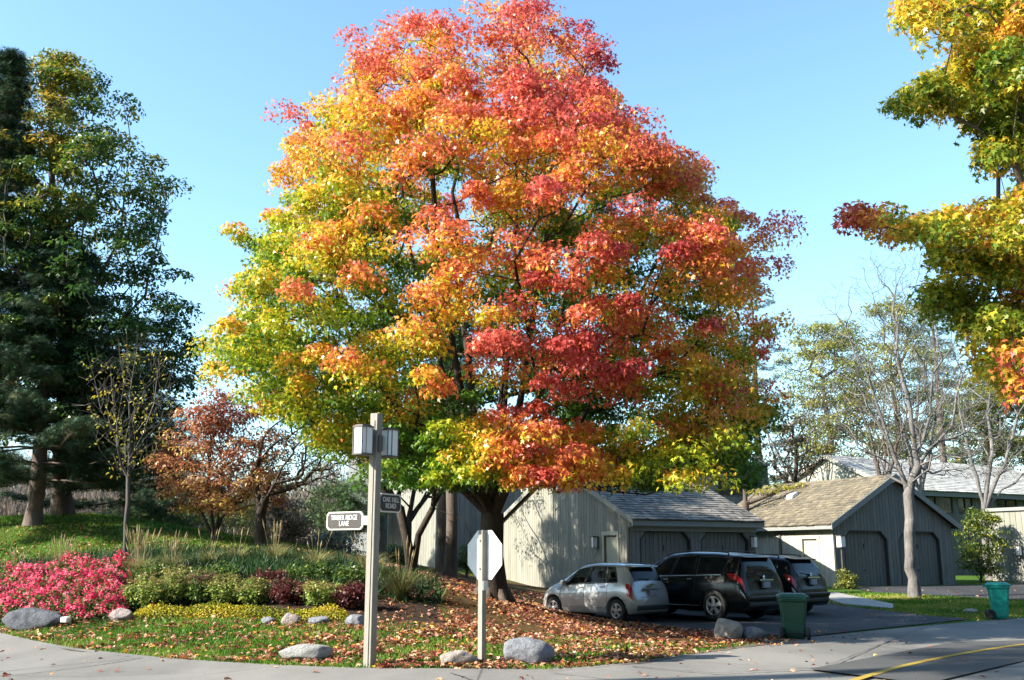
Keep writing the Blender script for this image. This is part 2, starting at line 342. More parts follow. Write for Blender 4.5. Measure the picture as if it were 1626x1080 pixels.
# ------------------------------------------------------------------ tree skeletons
def subdiv(path, step):
    out = [np.array(path[0], float)]
    for a, b in zip(path[:-1], path[1:]):
        a = np.array(a, float); b = np.array(b, float); n = max(1, int(np.linalg.norm(b-a)/step))
        for i in range(1, n+1): out.append(a+(b-a)*i/n)
    return out
def skeleton(paths, tips, bf=.45, step=.6, wob=.06, rng=RNG):
    """paths: polylines; the first starts at the root, others start at a point near an existing node."""
    P = []; par = []
    for k, path in enumerate(paths):
        q = subdiv(path, step)
        if k == 0: P.append(q[0]); par.append(-1); last = 0
        else:
            A = np.array(P); last = int(((A-q[0])**2).sum(1).argmin())
        for p in q[1:]:
            P.append(p+rng.normal(size=3)*wob*.5); par.append(last); last = len(P)-1
    P = np.array(P); plen = np.zeros(len(P))
    for i in range(1, len(P)): plen[i] = plen[par[i]]+np.linalg.norm(P[i]-P[par[i]])
    T = np.array(tips, float); n = len(T); nb = len(P)
    # no growth from the bare lower trunk
    D = np.linalg.norm(T[:, None]-P[None], axis=2)+bf*plen[None]
    best = D.min(1); bp = D.argmin(1); done = np.zeros(n, bool)
    allP = [p for p in P]; allpar = list(par); pl = list(plen)
    for _ in range(n):
        j = int(np.where(done, 1e9, best).argmin()); done[j] = True
        a = allP[bp[j]]; b = T[j]; d = b-a; L = np.linalg.norm(d); prev = int(bp[j])
        k = max(1, int(L/step))
        for i in range(1, k):
            q = a+d*i/k+rng.normal(size=3)*wob*min(L, 2); q[2] -= math.sin(math.pi*i/k)*L*.03
            allP.append(q); allpar.append(prev); pl.append(pl[prev]+L/k); prev = len(allP)-1
        allP.append(b); allpar.append(prev); pl.append(pl[prev]+L/k); cur = len(allP)-1
        c = np.linalg.norm(T-b, axis=1)+bf*pl[cur]; m = c < best; best[m] = c[m]; bp[m] = cur
    return np.array(allP), np.array(allpar)
def tubes(name, P, par, r_base, r_tip, m, parent, flare=1.35, expo=None, split=None):
    n = len(P); cnt = np.ones(n)
    order = range(n-1, 0, -1)
    ch = np.zeros(n)
    for i in order: ch[par[i]] += 1
    leafn = (ch == 0).astype(float); cnt = leafn.copy()
    for i in order: cnt[par[i]] += cnt[i]
    e = math.log(r_base/r_tip)/math.log(max(cnt[0], 2)) if expo is None else expo
    rad = r_tip*np.maximum(cnt, 1)**e
    idx = np.arange(1, n); pr = par[1:]
    r1 = rad[idx]; r0 = np.minimum(rad[pr], r1*1.25)
    r0[pr == 0] = r1[pr == 0]*flare
    Vs = []; Is = []; base = 0
    for lo, hi, k in ((0, .02, 3), (.02, .06, 5), (.06, 9, 10)):
        s = (r1 >= lo) & (r1 < hi)
        if not s.any(): continue
        A = P[pr[s]]; B = P[idx[s]]; d = B-A; L = np.linalg.norm(d, axis=1, keepdims=True); d = d/np.maximum(L, 1e-6)
        h = np.where(np.abs(d[:, 2:3]) > .9, np.array([[1., 0, 0]]), np.array([[0, 0, 1.]]))
        a = np.cross(d, h); a /= np.linalg.norm(a, axis=1, keepdims=True); b = np.cross(d, a)
        th = np.arange(k)*2*math.pi/k
        ring = a[:, None]*np.cos(th)[None, :, None]+b[:, None]*np.sin(th)[None, :, None]
        B2 = B+d*r1[s][:, None]*.3
        V = np.concatenate([A[:, None]+ring*r0[s][:, None, None], B2[:, None]+ring*r1[s][:, None, None]], 1)
        m_ = len(A); o = base+np.arange(m_)[:, None, None]*2*k; i = np.arange(k)
        q = np.stack([i, (i+1) % k, k+(i+1) % k, k+i], 1)[None]
        Is.append((o+q).reshape(-1)); Vs.append(V.reshape(-1, 3)); base += m_*2*k
    return npmesh(name, np.concatenate(Vs), 4, np.concatenate(Is), None, m, parent, smooth=True)
def ellipsoid_pts(n, c, r, shell=.5, rng=RNG, zmin=-1):
    v = rng.normal(size=(n*3, 3)); v /= np.linalg.norm(v, axis=1, keepdims=True); v = v[v[:, 2] > zmin][:n]
    q = (1-shell)*rng.uniform(0, 1, len(v))**(1/3)+shell*rng.uniform(.8, 1, len(v))
    return np.array(c)+v*np.array(r)*q[:, None]
def puff_leaves(puffs, pr, per, rng=RNG, flat=.6, up=.8):
    """leaves set in the upper shell of each puff; returns positions, normals, puff index"""
    n = len(puffs); idx = np.repeat(np.arange(n), per); v = rng.normal(size=(len(idx), 3)); v /= np.linalg.norm(v, axis=1, keepdims=True)
    v[:, 2] = np.where(v[:, 2] < -.35, -v[:, 2], v[:, 2])
    q = rng.uniform(.25, 1, len(idx))**.6
    prr = (pr if np.ndim(pr) else np.full(n, pr))[idx]
    P = puffs[idx]+v*(prr*q)[:, None]*np.array([1, 1, flat])
    Nn = v*.6+rng.normal(size=v.shape)*.55; Nn[:, 2] += up
    return P, Nn, idx

# ================================================================== SETTING
def grid_axis(fine0, fine1, step, far0, far1):
    a = list(np.arange(fine0, fine1+1e-6, step))
    x = fine1; s = step
    while x < far1: s *= 1.35; x += s; a.append(x)
    x = fine0; s = step
    while x > far0: s *= 1.35; x -= s; a.insert(0, x)
    return np.array(a)
def build_ground():
    xs = grid_axis(-26, 26, .22, -900, 900); ys = grid_axis(3, 52, .22, -60, 1400)
    X, Y = np.meshgrid(xs, ys); x = X.ravel(); y = Y.ravel(); z = height(x, y)
    z += .03*np.sin(x*1.7+y*.6)*np.sin(y*1.3-x*.4)*sstep(.1, .6, z)
    nx, ny = len(xs), len(ys)
    # the ground lies a little under the paving
    j, i = np.meshgrid(np.arange(ny-1), np.arange(nx-1), indexing='ij'); a = (j*nx+i)
    idx = np.stack([a, a+1, a+1+nx, a+nx], -1).reshape(-1)
    cx, cy = x, y
    far = sstep(44, 52, cy+np.maximum(0, cx)*-.2)*(1-sstep(-2, 0, cx))+sstep(60, 75, cy)
    isl = sstep(10, 12, cx)*sstep(28, 30, cy)
    lit = litter_w(cx, cy)*(1-isl)
    tr = (np.hypot(cx-14.2, cy-36.2) < 1.0)
    bed = np.maximum(bed_w(cx, cy), tr*.9)
    o = npmesh('ground', np.stack([x, y, z], 1), 4, idx, np.stack([bed, lit, np.clip(far, 0, 1)], 1), M['ground'], smooth=True, dom='POINT')
    o['kind'] = 'structure'
build_ground()
def resample(p, n):
    p = np.array(p, float); d = np.r_[0, np.cumsum(np.linalg.norm(np.diff(p, axis=0), axis=1))]
    t = np.linspace(0, d[-1], n); return np.stack([np.interp(t, d, p[:, 0]), np.interp(t, d, p[:, 1])], 1)
def sheet(name, A, B, nu, nv, dz, m, kind='structure', smoothA=0, parent=None):
    a = resample(A, nu); b = resample(B, nu)
    for _ in range(smoothA):
        a[1:-1] = (a[:-2]+2*a[1:-1]+a[2:])/4; b[1:-1] = (b[:-2]+2*b[1:-1]+b[2:])/4
    t = np.linspace(0, 1, nv)[:, None, None]; Q = a[None]*(1-t)+b[None]*t; x = Q[..., 0].ravel(); y = Q[..., 1].ravel()
    z = height(x, y)+dz
    j, i = np.meshgrid(np.arange(nv-1), np.arange(nu-1), indexing='ij'); k = j*nu+i
    o = npmesh(name, np.stack([x, y, z], 1), 4, np.stack([k, k+1, k+1+nu, k+nu], -1).reshape(-1), None, m, parent, smooth=True)
    if kind: o['kind'] = kind
    return o
road_far = EDGE[2:]+[(7.4,22.9),(9.4,24.7),(12.5,27.3),(16,29.6),(26,35),(40,42)]
sheet('road', [(-30,38),(-20,30)]+road_far, [(-30,2),(40,2)], 160, 24, .012, M['road'], smoothA=3)
sheet('driveway', DRIVE_A, DRIVE_B, 50, 40, .022, M['drive'], smoothA=2)
sheet('driveway', [(13.4,41.2),(20.6,45.2),(27,48.5)], [(13.6,38.3),(18.0,34.6),(30,39.5)], 40, 20, .026, M['drive'])
def slab(name, poly, h, m):
    b = MB(); b.prism(poly, 'z', 0, h); zs = [hz(*p) for p in poly]; n = len(poly)
    for i, (x, y, z) in enumerate(b.v): b.v[i] = (x, y, z+zs[i % n])
    o = b.build(name, m); o['kind'] = 'structure'; return o
slab('path', [(10.75,33.4),(11.7,31.6),(12.3,33.2),(12.0,38.0),(11.0,38.0)], .06, M['concrete'])
# paving repair, yellow line
def pxpoly(pts):
    out = []
    for px, py in pts: Y = 1617*1.7/(py-882); out.append((gx(px, Y), Y))
    return out
pp = pxpoly([(1275,1056),(1455,1078),(1640,1037),(1640,1012),(1500,1016)])
b = MB(); b.poly([(x, y, .018) for x, y in pp]); b.build('road_patch', M['patch'])['kind'] = 'structure'
yl = pxpoly([(1250,1105),(1320,1080),(1400,1056),(1500,1035),(1560,1026),(1626,1017)])+[(15,23.6),(22,28)]
c = resample(yl, 40)
for _ in range(6): c[1:-1] = (c[:-2]+2*c[1:-1]+c[2:])/4
d = np.gradient(c, axis=0); d /= np.linalg.norm(d, axis=1, keepdims=True); nrm = np.stack([-d[:, 1], d[:, 0]], 1)*.065
b = MB()
for i in range(len(c)-1): b.poly([(*(c[i]-nrm[i]), .024), (*(c[i+1]-nrm[i+1]), .024), (*(c[i+1]+nrm[i+1]), .024), (*(c[i]+nrm[i]), .024)])
b.build('road_line', M['yellow'])['kind'] = 'structure'
def seam(pts, w=.02):
    p = resample(pxpoly(pts), 60); p += RNG.normal(size=p.shape)*.012; b = MB()
    for a_, c_ in zip(p[:-1], p[1:]):
        d_ = (c_-a_)/np.linalg.norm(c_-a_); n_ = np.array([-d_[1], d_[0]])*w*random.uniform(.5, 1.2)
        b.poly([(*(a_-n_), .0165), (*(c_-n_), .0165), (*(c_+n_), .0165), (*(a_+n_), .0165)])
    b.build('road_seam', M['tar'])['kind'] = 'structure'
M['tar'] = simple('tar', (.05, .05, .05), .7, .2, 20)
seam([(-60,1068),(120,1050),(250,1038)]); seam([(700,1056),(760,1075),(800,1100)]); seam([(1000,1052),(1130,1062),(1290,1054)]); seam([(1290,1056),(1440,1000),(1490,985)], .014); seam([(880,1062),(1000,1076),(1120,1100)], .014)
# shallow road repairs of another age
for pts in ([(900,1066),(1050,1070),(1150,1100),(820,1100)], [(60,1072),(330,1062),(420,1100),(-40,1100)]):
    b = MB(); b.poly([(x, y, .0150) for x, y in pxpoly(pts)]); b.build('road_patch', M['road_old'])['kind'] = 'structure'

# gritty crumbling margin of the road
_e = resample(EDGE[1:], 260); _d = np.gradient(_e, axis=0); _d /= np.linalg.norm(_d, axis=1, keepdims=True); _n = np.stack([_d[:, 1], -_d[:, 0]], 1); _w1 = .10+.10*np.abs(np.sin(np.arange(260)*.21)*np.sin(np.arange(260)*.083))+RNG.uniform(0, .06, 260)
b = MB()
for i in range(259): b.poly([(*(_e[i]-_n[i]*.1), .0155), (*(_e[i]+_n[i]*_w1[i]), .0155), (*(_e[i+1]+_n[i+1]*_w1[i+1]), .0155), (*(_e[i+1]-_n[i+1]*.1), .0155)])
b.build('road_edge', asphalt('road_grit', (.06, .05, .04), (.14, .12, .09), False, 1.2))['kind'] = 'structure'

# ------------------------------------------------------------------ buildings
SID_LIT = (.235, .228, .19); SID_SHADE = (.155, .155, .142)  # one siding: lighter tone painted on sunlit walls, darker on shaded ones
def wall_boards(mb, p0, p1, top, bot=lambda s: 0, openings=(), pitch=.2, col=SID_LIT, gap=.016, thick=.022, back=.12):
    """vertical boards from p0 to p1; outward is to the right of the direction"""
    p0 = Vector((*p0, 0)); p1 = Vector((*p1, 0)); L = (p1-p0).length; d = (p1-p0)/L; n = Vector((d.y, -d.x, 0))
    cuts = {0, L}
    s = 0
    while s < L: cuts.add(round(s, 4)); s += pitch
    for o_ in openings: cuts |= {o_[0], o_[1]}
    cuts = sorted(cuts)
    for s0, s1 in zip(cuts[:-1], cuts[1:]):
        if s1-s0 < .004: continue
        mid = (s0+s1)/2; lo = [bot(s0), bot(s1)]; hi = [top(s0), top(s1)]; segs = [(lo, hi)]
        for o in openings:
            if o[0] < mid < o[1]:
                t = o[2]; z0 = o[3] if len(o) > 3 else None
                segs = [([t(s0), t(s1)], hi)]
                if z0 is not None: segs.append((lo, [z0, z0]))
        onb = abs(s0/pitch-round(s0/pitch)) < .01
        k = random.uniform(.88, 1.1); cc = tuple(x*k for x in col)
        for lo_, hi_ in segs:
            if max(hi_[0]-lo_[0], hi_[1]-lo_[1]) < .01: continue
            def P(s, z, o): q = p0+d*s+n*o; return (q.x, q.y, z)
            mb.hexa([P(s0, lo_[0], -back), P(s1, lo_[1], -back), P(s1, lo_[1], 0), P(s0, lo_[0], 0), P(s0, hi_[0], -back), P(s1, hi_[1], -back), P(s1, hi_[1], 0), P(s0, hi_[0], 0)], tuple(x*.6 for x in col))
            g = gap if onb else 0
            e = .004
            mb.hexa([P(s0+g, lo_[0]+e, .0006), P(s1, lo_[1]+e, .0006), P(s1, lo_[1]+e, thick), P(s0+g, lo_[0]+e, thick), P(s0+g, hi_[0]-e, .0006), P(s1, hi_[1]-e, .0006), P(s1, hi_[1]-e, thick), P(s0+g, hi_[0]-e, thick)], cc)
def roof_plane(mb, e0, e1, r0, r1, expo=.24, cols=((.28,.26,.235),(.20,.19,.175)), th=.05, slabm=None, rng=None, wmin=.14, wmax=.30):
    e0, e1, r0, r1 = map(Vector, (e0, e1, r0, r1)); up = (e1-e0).cross(r0-e0).normalized()
    if up.z < 0: up = -up
    n = max(2, int((r0-e0).length/expo)); Lw = (e1-e0).length
    # deck
    D = [e0-up*.10, e1-up*.10, r1-up*.10, r0-up*.10, e0-up*.012, e1-up*.012, r1-up*.012, r0-up*.012]
    mb.hexa([tuple(p) for p in D], tuple(x*.45 for x in cols[1]))
    for k in range(n):
        t0 = k/n-.012; t1 = min(1, (k+1.25)/n); s = 0
        while s < Lw:
            w = random.uniform(wmin, wmax); s1 = min(Lw, s+w); a0, a1 = s/Lw, (s1-.012)/Lw
            j = random.uniform(-.015, .015)/(r0-e0).length*1.0
            def Q(a, t): return e0.lerp(e1, a).lerp(r0.lerp(r1, a), t)
            f = random.random(); w_ = random.uniform(.8, 1.15); cc = tuple((cols[0][i]*f+cols[1][i]*(1-f))*w_ for i in range(3))
            h = th*random.uniform(.8, 1.15)
            A, B_, C_, D_ = Q(a0, t0+j), Q(a1, t0+j), Q(a1, t1), Q(a0, t1)
            mb.faces([tuple(A+up*.001), tuple(B_+up*.001), tuple(C_+up*.001), tuple(D_+up*.001), tuple(A+up*h), tuple(B_+up*h), tuple(C_+up*(.012)), tuple(D_+up*(.012))],
                [(4,5,6,7),(0,1,5,4),(1,2,6,5),(3,0,4,7)], cc)
            s = s1
def board(mb, a, b, h, t, drop=0, col=(1,1,1), side=Vector((0,0,1))):
    """a plank from a to b, h tall (down from the line), t thick, centred"""
    a, b = Vector(a), Vector(b); d = (b-a).normalized(); n = d.cross(Vector((0, 0, 1))).normalized(); z = Vector((0, 0, 1))
    P = [a-n*t/2-z*h, b-n*t/2-z*h, b+n*t/2-z*h, a+n*t/2-z*h, a-n*t/2, b-n*t/2, b+n*t/2, a+n*t/2]
    mb.hexa([tuple(p) for p in P], col)
RZ = math.atan2(.48, .88)
def octo(s0, s1, zt, ch):     # opening with chamfered upper corners
    return lambda s: zt-max(0, ch-(s-s0))-max(0, ch-(s1-s))
def garage_door(root, x0, x1, zt, ch, zb, y=.13):
    b = MB(); s = x0-.03
    while s < x1+.03:
        s1 = min(x1+.03, s+.2); k = random.uniform(.9, 1.08); cc = tuple(c*k*.85 for c in SID_SHADE)
        b.box(s+.008, s1-.008, y, y+.03, zb+.03, zt-.001, cc); s = s1
    b.box(x0-.03, x1+.03, y+.0305, y+.06, zb+.03, zt-.001, tuple(c*.4 for c in SID_SHADE))
    o = b.build('garage_door', M['siding'], root)
    h = MB(); xc = (x0+x1)/2; h.box(xc-.07, xc+.07, y-.03, y-.001, zb+.75, zb+.79); h.build('door_handle', M['plastic'], o); h = MB(); h.box(xc-.012, xc+.012, y-.03, y-.001, zt-.75, zt-.55); h.build('latch', M['plastic'], o)
    # dark lining of the chamfered opening
    t = MB(); w = .05; pts = [(x0, zb), (x0, zt-ch), (x0+ch, zt), (x1-ch, zt), (x1, zt-ch), (x1, zb)]
    for p, q in zip(pts[:-1], pts[1:]):
        P = Vector((p[0], 0, p[1])); Q = Vector((q[0], 0, q[1])); d = (Q-P).normalized(); n = Vector((d.z, 0, -d.x))
        t.hexa([tuple(v) for v in (P+Vector((0, -.03, 0)), Q+Vector((0, -.03, 0)), Q+n*w+Vector((0, -.03, 0)), P+n*w+Vector((0, -.03, 0)), P+Vector((0, .125, 0)), Q+Vector((0, .125, 0)), Q+n*w+Vector((0, .125, 0)), P+n*w+Vector((0, .125, 0)))])
    t.build('door_frame', M['dooredge'], root)
def wall_lamp(loc, rz, label, parent_z=0):
    e = empty('wall_lantern', loc, rz, label, 'wall lamp')
    b = MB(); b.box(-.09, .09, -.05, 0, -.2, .25); b.box(-.11, .11, -.26, -.052, .215, .25); b.box(-.11, .11, -.26, -.052, -.22, -.19)
    for x in (-.1, .085):
        for y in (-.255, -.07): b.box(x, x+.015, y, y+.015, -.189, .214)
    b.build('bracket', M['bronze'], e)
    s = MB(); s.box(-.083, .083, -.238, -.056, -.188, .213); s.build('lamp_shade', M['frost'], e); return e
# --- garage 1 (eaves towards the camera, gable to the left)
A1 = Vector((4.45, 38.0, 0)); W1, D1, ZG, ZE, ZR = 6.1, 10.6, .30, 3.12, 5.45
g1 = empty('garage', A1, RZ, 'weathered grey wooden double garage behind the parked cars, shake roof sloping to the driveway', 'garage')
rt = lambda s: ZE-.07+(ZR-ZE)*min(s, D1-s)/(D1/2)
b = MB(); wall_boards(b, (0, D1), (0, 0), rt, lambda s: ZG-.3, [(D1-1.75, D1-.88, lambda s: 2.42)], col=SID_LIT); b.build('gable_wall', M['siding'], g1)
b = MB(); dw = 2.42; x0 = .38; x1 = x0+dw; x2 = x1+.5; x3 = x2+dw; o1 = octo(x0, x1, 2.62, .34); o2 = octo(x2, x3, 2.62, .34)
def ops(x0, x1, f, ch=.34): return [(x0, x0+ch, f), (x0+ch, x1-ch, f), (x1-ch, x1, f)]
wall_boards(b, (0, 0), (W1, 0), lambda s: ZE-.2, lambda s: ZG-.3, ops(x0, x1, o1)+ops(x2, x3, o2), col=SID_SHADE); b.build('front_wall', M['siding'], g1)
b = MB(); wall_boards(b, (W1, 0), (W1, D1), rt, lambda s: ZG-.3, col=SID_SHADE); b.build('gable_wall', M['siding'], g1)
b = MB(); wall_boards(b, (W1, D1), (0, D1), lambda s: ZE-.2, lambda s: ZG-.3, col=SID_SHADE); b.build('rear_wall', M['siding'], g1)
garage_door(g1, x0, x1, 2.62, .34, ZG-.05); garage_door(g1, x2, x3, 2.62, .34, ZG-.05)
ov = .38; sl_ = (ZR-ZE)/(D1/2)
b = MB(); roof_plane(b, (-.16, -ov, ZE-ov*sl_+.08), (W1+.16, -ov, ZE-ov*sl_+.08), (-.16, D1/2, ZR+.08), (W1+.16, D1/2, ZR+.08), cols=((.22,.205,.185),(.10,.092,.084)))
roof_plane(b, (W1+.16, D1+ov, ZE-ov*sl_+.08), (-.16, D1+ov, ZE-ov*sl_+.08), (W1+.16, D1/2, ZR+.083), (-.16, D1/2, ZR+.083), cols=((.22,.205,.185),(.10,.092,.084)))
b.build('roof', M['shake'], g1)
b = MB(); board(b, (-.17, -ov+.03, ZE-ov*sl_+.03), (W1+.17, -ov+.03, ZE-ov*sl_+.03), .2, .03); b.box(0, W1, -.10, -.024, ZE-.52, ZE-.205)
b.box(.0, W1, -ov+.05, -.024, ZE-.205, ZE-.175); b.build('eave_board', M['trim'], g1)
b = MB()
for sy in (0, 1):
    ya, yb = (-ov, D1/2) if sy == 0 else (D1+ov, D1/2)
    for xx in (-.175, W1+.175): b = MB(); board(b, (xx, ya, ZE-ov*sl_+.10), (xx, yb, ZR+.10), .2, .028); b.build('rake_board', M['rake'], g1)
b = MB(); b.box(-.085, -.03, .02, .10, ZG, ZE-.35); b.box(-.085, -.03, -.25, .019, ZE-.40, ZE-.33); b.build('downspout', M['bronze'], g1)
e = MB(); e.box(.055, .085, .885, 1.745, ZG+.02, 2.40); dd = e.build('door', M['paintpale'], g1)
h = MB(); h.tube((.054, 1.65, 1.4), (.0, 1.65, 1.4), .03, .03, 10); h.build('handle', M['chrome'], dd)
e = MB(); e.box(-.06, -.024, .74, 1.9, 2.46, 2.60); e.box(-.05, -.024, .75, .87, ZG, 2.458); e.box(-.05, -.024, 1.76, 1.88, ZG, 2.458); e.build('door_frame', M['paintpale'], g1)
def on(root_loc, x, y, z): return Matrix.Translation(root_loc)@Matrix.Rotation(RZ, 4, 'Z')@Vector((x, y, z))
wall_lamp(on(A1, -.03, 2.22, 2.18), RZ-math.pi/2, 'white lantern on the sunlit garage wall just left of the narrow side door')
wall_lamp(on(A1, W1-.22, -.025, 2.2), RZ, 'shaded box lantern at the right corner of the garage behind the black cars')
# --- garage 2 (gable towards the camera)
A2 = Vector((13.3, 42.0, 0)); W2, D2, ZG2, ZE2, ZR2 = 7.3, 7.6, .36, 3.08, 5.05
g2 = empty('garage', A2, RZ, 'weathered grey wooden double garage with its gable facing the bare tree', 'garage')
rg = lambda s: ZE2-.07+(ZR2-ZE2)*min(s, W2-s)/(W2/2)
b = MB(); dw = 2.6; x0 = .55; x1 = x0+dw; x2 = x1+.7; x3 = x2+dw; o1 = octo(x0, x1, 2.72, .36); o2 = octo(x2, x3, 2.72, .36)
wall_boards(b, (0, 0), (W2, 0), rg, lambda s: ZG2-.4, ops(x0, x1, o1, .36)+ops(x2, x3, o2, .36), col=SID_SHADE); b.build('gable_wall', M['siding'], g2)
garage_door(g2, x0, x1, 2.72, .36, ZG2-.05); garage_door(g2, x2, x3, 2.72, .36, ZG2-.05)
b = MB(); wall_boards(b, (0, D2), (0, 0), lambda s: ZE2-.05, lambda s: ZG2-.4, [(D2-1.75, D2-.9, lambda s: 2.35)], col=(.38,.365,.305)); b.build('side_wall', M['siding'], g2)  # extra light siding tone painted in for the sun-facing wall
b = MB(); wall_boards(b, (W2, 0), (W2, D2), lambda s: ZE2-.05, lambda s: ZG2-.4, col=SID_SHADE); b.build('side_wall', M['siding'], g2)
b = MB(); wall_boards(b, (W2, D2), (0, D2), rg, lambda s: ZG2-.4, col=SID_SHADE); b.build('gable_wall', M['siding'], g2)
sl2 = (ZR2-ZE2)/(W2/2); RC = ((.20,.165,.11),(.11,.095,.07))
b = MB(); roof_plane(b, (-ov, D2+.2, ZE2-ov*sl2+.08), (-ov, -.3, ZE2-ov*sl2+.08), (W2/2, D2+.2, ZR2+.08), (W2/2, -.3, ZR2+.08), cols=RC)
roof_plane(b, (W2+ov, -.3, ZE2-ov*sl2+.08), (W2+ov, D2+.2, ZE2-ov*sl2+.08), (W2/2, -.3, ZR2+.083), (W2/2, D2+.2, ZR2+.083), cols=RC)
rf = b.build('roof', M['shake'], g2)
v = MB(); v.hexa([(1.9,4.2,4.25),(2.3,4.2,4.46),(2.3,4.6,4.46),(1.9,4.6,4.25),(1.95,4.22,4.42),(2.3,4.22,4.6),(2.3,4.58,4.6),(1.95,4.58,4.42)]); v.build('roof_vent', M['alum'], rf)
b = MB()
for xa in (-ov, W2+ov):
    for yy in (-.315, D2+.215): b = MB(); board(b, (xa, yy, ZE2-ov*sl2+.11), (W2/2, yy, ZR2+.12), .26, .03); b.build('rake_board', M['trim'], g2)
b = MB(); board(b, (-ov+.02, -.29, ZE2-ov*sl2+.03), (-ov+.02, D2+.19, ZE2-ov*sl2+.03), .15, .03); b.build('eave_board', M['trim'], g2)
b = MB(); b.box(-.09, -.026, 3.0, 3.1, ZG2, ZE2-.2); b.build('downspout', M['bronze'], g2)
e = MB(); e.box(.05, .08, .905, 1.745, ZG2, 2.34); dd = e.build('door', M['paintpale'], g2)
h = MB(); h.tube((.049, 1.65, 1.4), (.0, 1.65, 1.4), .03, .03, 10); h.build('handle', M['chrome'], dd)
e = MB(); e.box(-.06, -.024, .74, 1.9, 2.38, 2.50); e.box(-.05, -.024, .79, .89, ZG2, 2.378); e.box(-.05, -.024, 1.76, 1.86, ZG2, 2.378); e.build('door_frame', M['paintpale'], g2)
# --- houses behind
def house(name, A, Wd, D, zg, ze, zr, label, wins=(), lit=SID_LIT, axis='x', col=SID_SHADE, rc=((.48,.47,.44),(.36,.35,.33)), roof=True, sidewins=()):  # lit, col: siding tones painted for the sun-facing and the shaded walls
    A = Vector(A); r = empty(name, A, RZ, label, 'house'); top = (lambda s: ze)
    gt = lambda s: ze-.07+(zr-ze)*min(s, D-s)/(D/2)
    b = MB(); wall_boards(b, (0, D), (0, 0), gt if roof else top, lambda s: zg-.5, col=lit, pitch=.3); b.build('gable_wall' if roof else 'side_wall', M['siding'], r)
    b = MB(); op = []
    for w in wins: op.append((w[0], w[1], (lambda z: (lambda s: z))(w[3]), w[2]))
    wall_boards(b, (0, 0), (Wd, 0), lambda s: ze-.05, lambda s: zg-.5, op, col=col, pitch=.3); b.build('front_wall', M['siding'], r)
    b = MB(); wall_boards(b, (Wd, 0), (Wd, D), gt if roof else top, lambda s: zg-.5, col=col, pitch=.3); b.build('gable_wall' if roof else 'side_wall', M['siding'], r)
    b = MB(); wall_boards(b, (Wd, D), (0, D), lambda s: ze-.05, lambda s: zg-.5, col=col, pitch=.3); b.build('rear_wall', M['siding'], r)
    for w in wins:
        f = MB(); x0, x1, z0, z1 = w
        for q in ((x0, x1, z0, z0+.07), (x0, x1, z1-.07, z1)): f.box(q[0], q[1], -.03, .03, q[2], q[3])
        for q in ((x0+.003, x0+.07, z0+.05, z1-.05), (x1-.07, x1-.003, z0+.05, z1-.05), ((x0+x1)/2-.03, (x0+x1)/2+.03, z0+.05, z1-.05)): f.box(q[0], q[1], -.025, .025, q[2], q[3])
        fo = f.build('window', M['fascia_dark'], r); p = MB(); p.box(x0+.01, x1-.01, .035, .05, z0+.01, z1-.01); p.build('pane', M['winglass'], fo)
    if roof:
        s_ = (zr-ze)/(D/2); o = .45; b = MB()
        roof_plane(b, (-.3, -o, ze-o*s_+.08), (Wd+.3, -o, ze-o*s_+.08), (-.3, D/2, zr+.08), (Wd+.3, D/2, zr+.08), cols=rc, expo=.3, wmin=.3, wmax=.7)
        roof_plane(b, (Wd+.3, D+o, ze-o*s_+.08), (-.3, D+o, ze-o*s_+.08), (Wd+.3, D/2, zr+.083), (-.3, D/2, zr+.083), cols=rc, expo=.4, wmin=.5, wmax=1)
        b.build('roof', M['shake'], r)
        b = MB(); board(b, (-.31, -o+.02, ze-o*s_+.02), (Wd+.31, -o+.02, ze-o*s_+.02), .25, .03); b.build('eave_board', M['trim'], r)
        b = MB()
        for ya in (-o, D+o):
            for xx in (-.32, Wd+.32): b = MB(); board(b, (xx, ya, ze-o*s_+.12), (xx, D/2, zr+.12), .25, .03); b.build('rake_board', M['rake'], r)
    else:
        b = MB(); b.box(-.12, Wd+.12, -.12, D+.12, ze+.002, ze+.16); b.build('roof', M['trim'], r)
    return r
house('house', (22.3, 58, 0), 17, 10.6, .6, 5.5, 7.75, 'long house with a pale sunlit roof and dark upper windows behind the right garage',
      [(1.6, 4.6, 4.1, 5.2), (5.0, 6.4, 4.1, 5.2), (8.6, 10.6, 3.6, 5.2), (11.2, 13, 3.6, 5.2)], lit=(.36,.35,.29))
house('house', (6.6, 56, 0), 10.2, 6, .5, 7.0, 7, 'shaded grey flat-topped house rising behind the roof of the left garage', [(6.2, 8.2, 5.1, 6.1), (2.5, 4.5, 5.1, 6.1)], roof=False, lit=SID_SHADE)
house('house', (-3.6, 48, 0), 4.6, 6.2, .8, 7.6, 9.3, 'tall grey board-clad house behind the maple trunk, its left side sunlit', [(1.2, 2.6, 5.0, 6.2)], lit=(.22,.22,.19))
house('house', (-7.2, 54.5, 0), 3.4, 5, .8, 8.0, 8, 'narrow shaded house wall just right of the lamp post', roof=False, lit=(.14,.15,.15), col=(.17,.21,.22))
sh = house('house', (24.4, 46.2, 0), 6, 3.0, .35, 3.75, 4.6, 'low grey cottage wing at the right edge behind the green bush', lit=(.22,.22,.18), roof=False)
wall_lamp(on(Vector((24.4,46.2,0)), -.03, 1.4, 1.9), RZ-math.pi/2, 'small pale lantern on the grey cottage wall at the far right')

